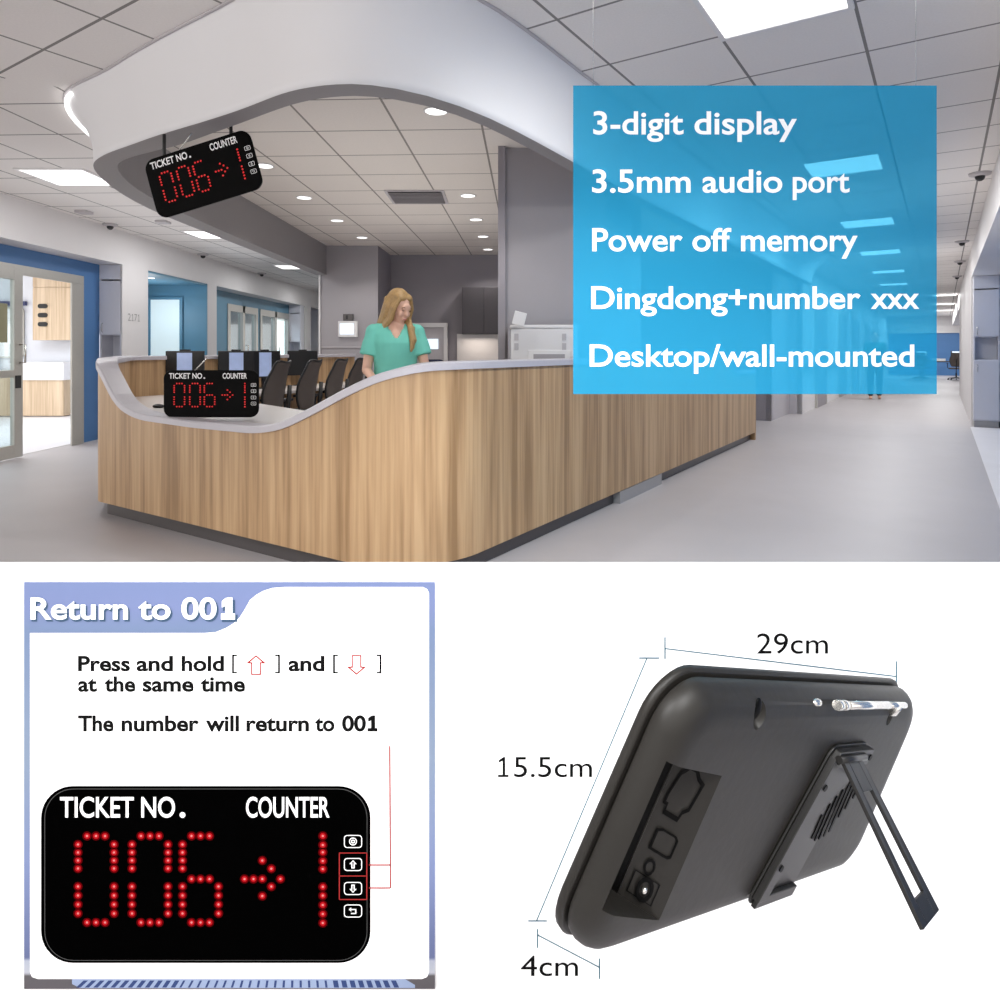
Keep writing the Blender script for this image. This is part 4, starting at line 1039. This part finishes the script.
def limb(bm, pts, rs, n=12):
    add_tube(bm, pts, rs, n)
    for p, r in zip(pts, rs): add_ellipsoid(bm, p, (r, r, r), u=12, v=8)
def oval_loft(bm, secs, n=24):    # secs: (cx, cy, z, rx, ry)
    add_rings(bm, [[(cx+rx*math.cos(2*PI*k/n), cy+ry*math.sin(2*PI*k/n), z) for k in range(n)] for cx, cy, z, rx, ry in secs])
def hand(bm, wrist, d, side, palm_n, s=1.0, curl=.5):
    """palm, four separate fingers of different length and a thumb; d = direction of the hand, palm_n = palm normal"""
    d = Vector(d).normalized(); n = Vector(palm_n); n = (n-d*n.dot(d)).normalized(); w = d.cross(n)*side
    Mx = Matrix((w, d, n)).transposed().to_4x4()
    wrist = Vector(wrist)
    add_ellipsoid(bm, wrist+d*.045*s, (.036*s,.052*s,.015*s), Mx, 14, 10)
    for i, (off, ln) in enumerate(((-.028,.068),(-.009,.078),(.01,.073),(.028,.058))):
        p = wrist+d*.082*s+w*off*s; q = p+d*ln*.4*s+n*.006*curl; e = q+(d*math.cos(curl)+n*math.sin(curl))*ln*.35*s; g_ = e+(d*math.cos(curl*2)+n*math.sin(curl*2))*ln*.28*s
        limb(bm, [p, q, e, g_], [.009*s,.0085*s,.0078*s,.0065*s], 8)
    p = wrist+d*.02*s-w*.026*s; limb(bm, [p, p-w*.022*s+d*.024*s+n*.008, p-w*.03*s+d*.052*s+n*.016], [.011*s,.0095*s,.0078*s], 8)
def head_mesh(bm, c, Rm_):
    """face points towards local -y"""
    T_ = Matrix.Translation(c) @ Rm_
    def E(o, r, R_=None): add_ellipsoid(bm, T_ @ Vector(o), r, Rm_ @ (R_ or Matrix()), 20, 14)
    E((0,.012,.03), (.074,.092,.085)); E((0,-.022,-.03), (.06,.064,.082)); E((0,-.045,-.088), (.028,.03,.024))
    E((0,-.083,.02), (.045,.014,.03)); E((.034,-.066,-.03), (.024,.022,.026)); E((-.034,-.066,-.03), (.024,.022,.026))
    E((0,-.095,-.012), (.009,.014,.026), Matrix.Rotation(-.25,4,'X')); E((0,-.103,-.027), (.014,.012,.010)); 
    E((0,-.084,-.058), (.024,.012,.006)); E((0,-.082,-.069), (.020,.012,.007))
    for s in (-1,1): E((s*.074,.015,-.008), (.01,.02,.03))
    return T_
def person_body(bm, pose):
    """shared trunk, limbs and head; pose is a dict of joints"""
    P_ = pose
    oval_loft(bm, [(0,0,.80,.10,.09),(0,0,.86,.165,.115),(0,0,.94,.17,.118),(0,0,1.06,.135,.10),(0,-.005,1.16,.14,.108),(0,-.01,1.25,.155,.118),(0,0,1.33,.165,.095),(0,.005,1.375,.12,.07),(0,.01,1.40,.06,.055)])
    limb(bm, [(0,.01,1.37), P_['neck']], [.056,.05], 14)
    for s in (-1, 1):
        limb(bm, [P_['sh'][s], P_['el'][s], P_['wr'][s]], [.052,.039,.026], 12)
        limb(bm, [P_['hip'][s], P_['kn'][s], P_['an'][s]], [.088,.056,.038], 14)
        an = Vector(P_['an'][s]); add_ellipsoid(bm, an+Vector((0,-.05,-.045)), (.042,.115,.035))
        hand(bm, P_['wr'][s], P_['hd'][s], s, P_['hn'][s])
# the nurse
nz = 0.02
WX, WY = -.75, 4.82
nurse = thing('person', 'blond woman in sea green scrubs standing behind the desk, looking down', 'person', (WX, WY, 0), math.radians(12))
nurse.scale = (.9,.92,1)
Rh = Matrix.Rotation(math.radians(38),4,'Z') @ Matrix.Rotation(math.radians(20),4,'X')
hc = Vector((.03,-.03,1.505))
pose = dict(neck=(.02,-.01,1.45), sh={-1:(-.175,0,1.325),1:(.175,0,1.325)}, el={-1:(-.225,-.02,1.06),1:(.235,-.04,1.06)}, wr={-1:(-.15,-.23,.96),1:(.12,-.26,.97)},
            hip={-1:(-.09,0,.86),1:(.09,0,.86)}, kn={-1:(-.1,-.01,.47),1:(.1,-.01,.47)}, an={-1:(-.1,.01,.085),1:(.1,.01,.085)}, hd={-1:(.5,-.8,-.25),1:(-.5,-.8,-.25)}, hn={-1:(0,-.2,-1),1:(0,-.2,-1)})
bm = B(); person_body(bm, pose); TH = head_mesh(bm, hc, Rh)
body = obj('body', remesh(bm, .0065, 3), SK, nurse)
# eyes, brows, lips
def on_head(o): return TH @ Vector(o)
bm = B()
for s in (-1,1): add_tube(bm, [on_head((s*.034+k*.0075,-.0935+.0035*abs(k)+.0*s,.004-.003*(1-abs(k)/2.0))) for k in (-2,-1,0,1,2)], [.0012,.002,.0024,.002,.0012], 6)
obj('eyelashes', bm, HAIR2, body)
bm = B()
for s in (-1,1): add_tube(bm, [on_head((s*.034+k*.009,-.0955+.004*abs(k),.027-.002*abs(k))) for k in (-2,-1,0,1,2)], [.001,.0022,.0026,.0022,.001], 6)
obj('eyebrows', bm, mat('brown brows', rgb(110,80,50), .7, noise=.1), body)
bm = B(); add_tube(bm, [on_head((k*.008,-.0965+.0035*abs(k),-.063+.001*abs(k))) for k in (-2.5,-1,0,1,2.5)], [.001,.0045,.005,.0045,.001], 8); obj('lips', bm, mat('lips', rgb(176,92,88), .5, noise=.05), body)
# hair: cap plus long locks falling past the shoulders
bm = B()
def HE(o, r): add_ellipsoid(bm, TH @ Vector(o), r, Rh, 20, 14)
HE((0,.03,.045), (.086,.096,.088)); HE((0,.06,-.02), (.084,.072,.10)); HE((.03,-.012,.082),(.05,.06,.03)); HE((-.03,-.012,.082),(.05,.06,.03))
for s in (-1,1):
    for k in range(6):
        y = -.045+k*.026; x = s*(.07+.010*math.sin(k*2+1))
        a = on_head((x*.75, y, .075)); b_ = on_head((x*1.16, y+.004, -.0)); c_ = on_head((x*1.18, y+.01, -.075))
        if s < 0:
            e = Vector((-.08-.018*k*.6, -.055+k*.022, 1.37)); g_ = Vector((-.10-.012*k, -.055+k*.028, 1.30+.01*(k % 3)))
            limb(bm, [a, b_, c_, e, g_], [.016,.021,.022,.02,.008], 8)
        else:
            e = Vector((.112+.006*k, -.098+k*.018, 1.35)); g_ = Vector((.125+.012*(k % 2), -.125+k*.02, 1.27)); h_ = Vector((.115+.01*k, -.13+k*.018, 1.195+.012*(k % 3)))
            limb(bm, [a, b_, c_, e, g_, h_], [.016,.021,.022,.025,.025,.011], 8)
for k in range(7):
    a = on_head((-.06+k*.02, .1, .03)); c_ = Vector((-.07+k*.024, .11, 1.4)); e = Vector((-.09+k*.03, .105, 1.26)); limb(bm, [a, c_, e], [.022,.026,.01], 8)
hair = obj('hair', remesh(bm, .006, 2), HAIR, nurse)
# scrubs top with short sleeves, v-neck left open
bm = B()
secs = [(0,0,.78,.185,.135),(0,0,.88,.19,.138),(0,0,.98,.178,.130),(0,-.004,1.08,.168,.126),(0,-.012,1.17,.175,.137),(0,-.014,1.25,.185,.137),(0,-.002,1.32,.187,.112),(0,.008,1.365,.145,.09),(0,.018,1.395,.085,.072)]
oval_loft(bm, secs)
for s in (-1,1):
    sh = Vector(pose['sh'][s]); el = Vector(pose['el'][s]); e2 = sh.lerp(el, .62)
    limb(bm, [sh+Vector((-s*.06,0,.02)), sh, sh.lerp(el,.3)], [.055,.062,.066], 14); add_tube(bm, [sh.lerp(el,.25), e2], [.069,.078], 16)
me = remesh(bm, .009, 4)
bm = B(); bm.from_mesh(me)
dl = []
for v in bm.verts:    # open the v-neck and the collar
    x, y, z = v.co
    if z > 1.29 and y < .0 and abs(x) < (z-1.275)*.62: dl.append(v)
    elif z > 1.392: dl.append(v)
bmesh.ops.delete(bm, geom=dl, context='VERTS')
top = obj('scrubs_top', bm, SCR, nurse)
sl = top.modifiers.new('s', 'SOLIDIFY'); sl.thickness = .004
bm = B(); oval_loft(bm, [(0,0,.80,.16,.125),(0,0,.86,.185,.132),(0,0,.95,.182,.13)])
for s in (-1,1): limb(bm, [pose['hip'][s], pose['kn'][s], (pose['an'][s][0], pose['an'][s][1], .13)], [.102,.08,.066], 14)
obj('scrubs_trousers', remesh(bm, .012, 3), SCR, nurse)
bm = B()
for s in (-1,1): add_ellipsoid(bm, (s*.1,-.04,.045), (.05,.13,.045))
for v in bm.verts: v.co.z = max(v.co.z, 0)
obj('shoes', bm, M['white'], nurse)

# far person in the corridor
fp_p = at(875, 399, 16.4)
far = thing('person', 'distant person in dark green clothes standing in the right corridor behind the sign', 'person', (fp_p.x, fp_p.y, 0), math.radians(-25))
pose2 = dict(neck=(0,0,1.45), sh={-1:(-.175,0,1.325),1:(.175,0,1.325)}, el={-1:(-.215,.02,1.05),1:(.215,.0,1.05)}, wr={-1:(-.2,-.05,.82),1:(.2,-.07,.82)},
            hip={-1:(-.09,0,.86),1:(.09,0,.86)}, kn={-1:(-.1,-.06,.47),1:(.1,.03,.47)}, an={-1:(-.1,-.06,.085),1:(.1,.12,.085)}, hd={-1:(0,-.2,-1),1:(0,-.2,-1)}, hn={-1:(1,0,0),1:(-1,0,0)})
bm = B(); person_body(bm, pose2); T2 = head_mesh(bm, Vector((0,-.01,1.53)), Matrix()); b2 = obj('body', remesh(bm, .012, 3), SK, far)
bm = B(); add_ellipsoid(bm, (0,.03,1.58), (.088,.095,.09)); obj('hair', bm, HAIR2, far)
bm = B(); oval_loft(bm, secs)
for s in (-1,1): limb(bm, [Vector(pose2['sh'][s]), Vector(pose2['sh'][s]).lerp(Vector(pose2['el'][s]),.6)], [.068,.062], 12)
obj('scrubs_top', remesh(bm, .015, 3), SCRD, far)
bm = B(); oval_loft(bm, [(0,0,.80,.16,.125),(0,0,.95,.182,.13)])
for s in (-1,1): limb(bm, [pose2['hip'][s], pose2['kn'][s], Vector(pose2['an'][s])+Vector((0,0,.04))], [.1,.075,.06], 12)
obj('scrubs_trousers', remesh(bm, .015, 3), HAIR2, far)

def added_uplight(loc, sx, sy, W, col=(1,.95,.9)):  # unseen upward area light, added only to brighten the ceilings
    o = area(loc, sx, sy, W, col, name='added_uplight'); o.rotation_euler = (PI,0,0); return o
added_uplight((-.9,6.6,1.7), 1.8, 4.5, 13, (1,.98,.96))
added_uplight((-3.9,8.5,1.8), 1.2, 6.0, 11, (.97,.97,1)); p = UV(8,-.6,1.6); added_uplight(p, 1.0, 2.0, 7); p = UV(13,-.8,1.6); added_uplight(p, 1.0, 2.0, 7)
p = UV(35,0,2.7); area(p, 3, 3, 120, name='room_fill')  # extra unseen light added to brighten the dark far room
# ------------------------------------------------------------------ camera, light, view
cd = bpy.data.cameras.new('camera'); cam = bpy.data.objects.new('camera', cd); COL.objects.link(cam)
cam.location = (0,0,H); cam.rotation_euler = (PI/2,0,0)
cd.sensor_width = 36; cd.lens = F/1000*36; cd.shift_y = -.15; cd.clip_start = .05; cd.clip_end = 200
SC.camera = cam
w = bpy.data.worlds.new('world'); SC.world = w; w.use_nodes = True
w.node_tree.nodes['Background'].inputs[0].default_value = (1,.975,.955,1); w.node_tree.nodes['Background'].inputs[1].default_value = 2.15
def spot(loc, tgt, W, ang, r, col=(1,1,1), blend=.4):  # unseen spots added behind the camera to brighten partition and sign
    l = bpy.data.lights.new('added_spot', 'SPOT'); l.energy = W; l.spot_size = ang; l.spot_blend = blend; l.shadow_soft_size = r; l.color = col
    o = bpy.data.objects.new('added_spot', l); COL.objects.link(o); o.location = loc
    o.rotation_euler = (Vector(tgt)-Vector(loc)).to_track_quat('-Z', 'Y').to_euler(); return o
spot((-.8,-.5,2.6), (-.45,1.25,.25), 330, math.radians(72), .35)
spot((.9,-.5,2.6), (.45,1.25,.25), 330, math.radians(72), .35)
spot((.80,-1.3,2.4), (.80,2.0,1.72), 140, math.radians(36), .12, blend=.3)
SC.view_settings.view_transform = 'Standard'; SC.view_settings.look = 'None'; SC.view_settings.gamma = 1; SC.view_settings.exposure = 0
SC.view_settings.use_curve_mapping = False
SC.cycles.max_bounces = 8; SC.cycles.diffuse_bounces = 4; SC.cycles.transparent_max_bounces = 12
SC.cycles.use_denoising = True
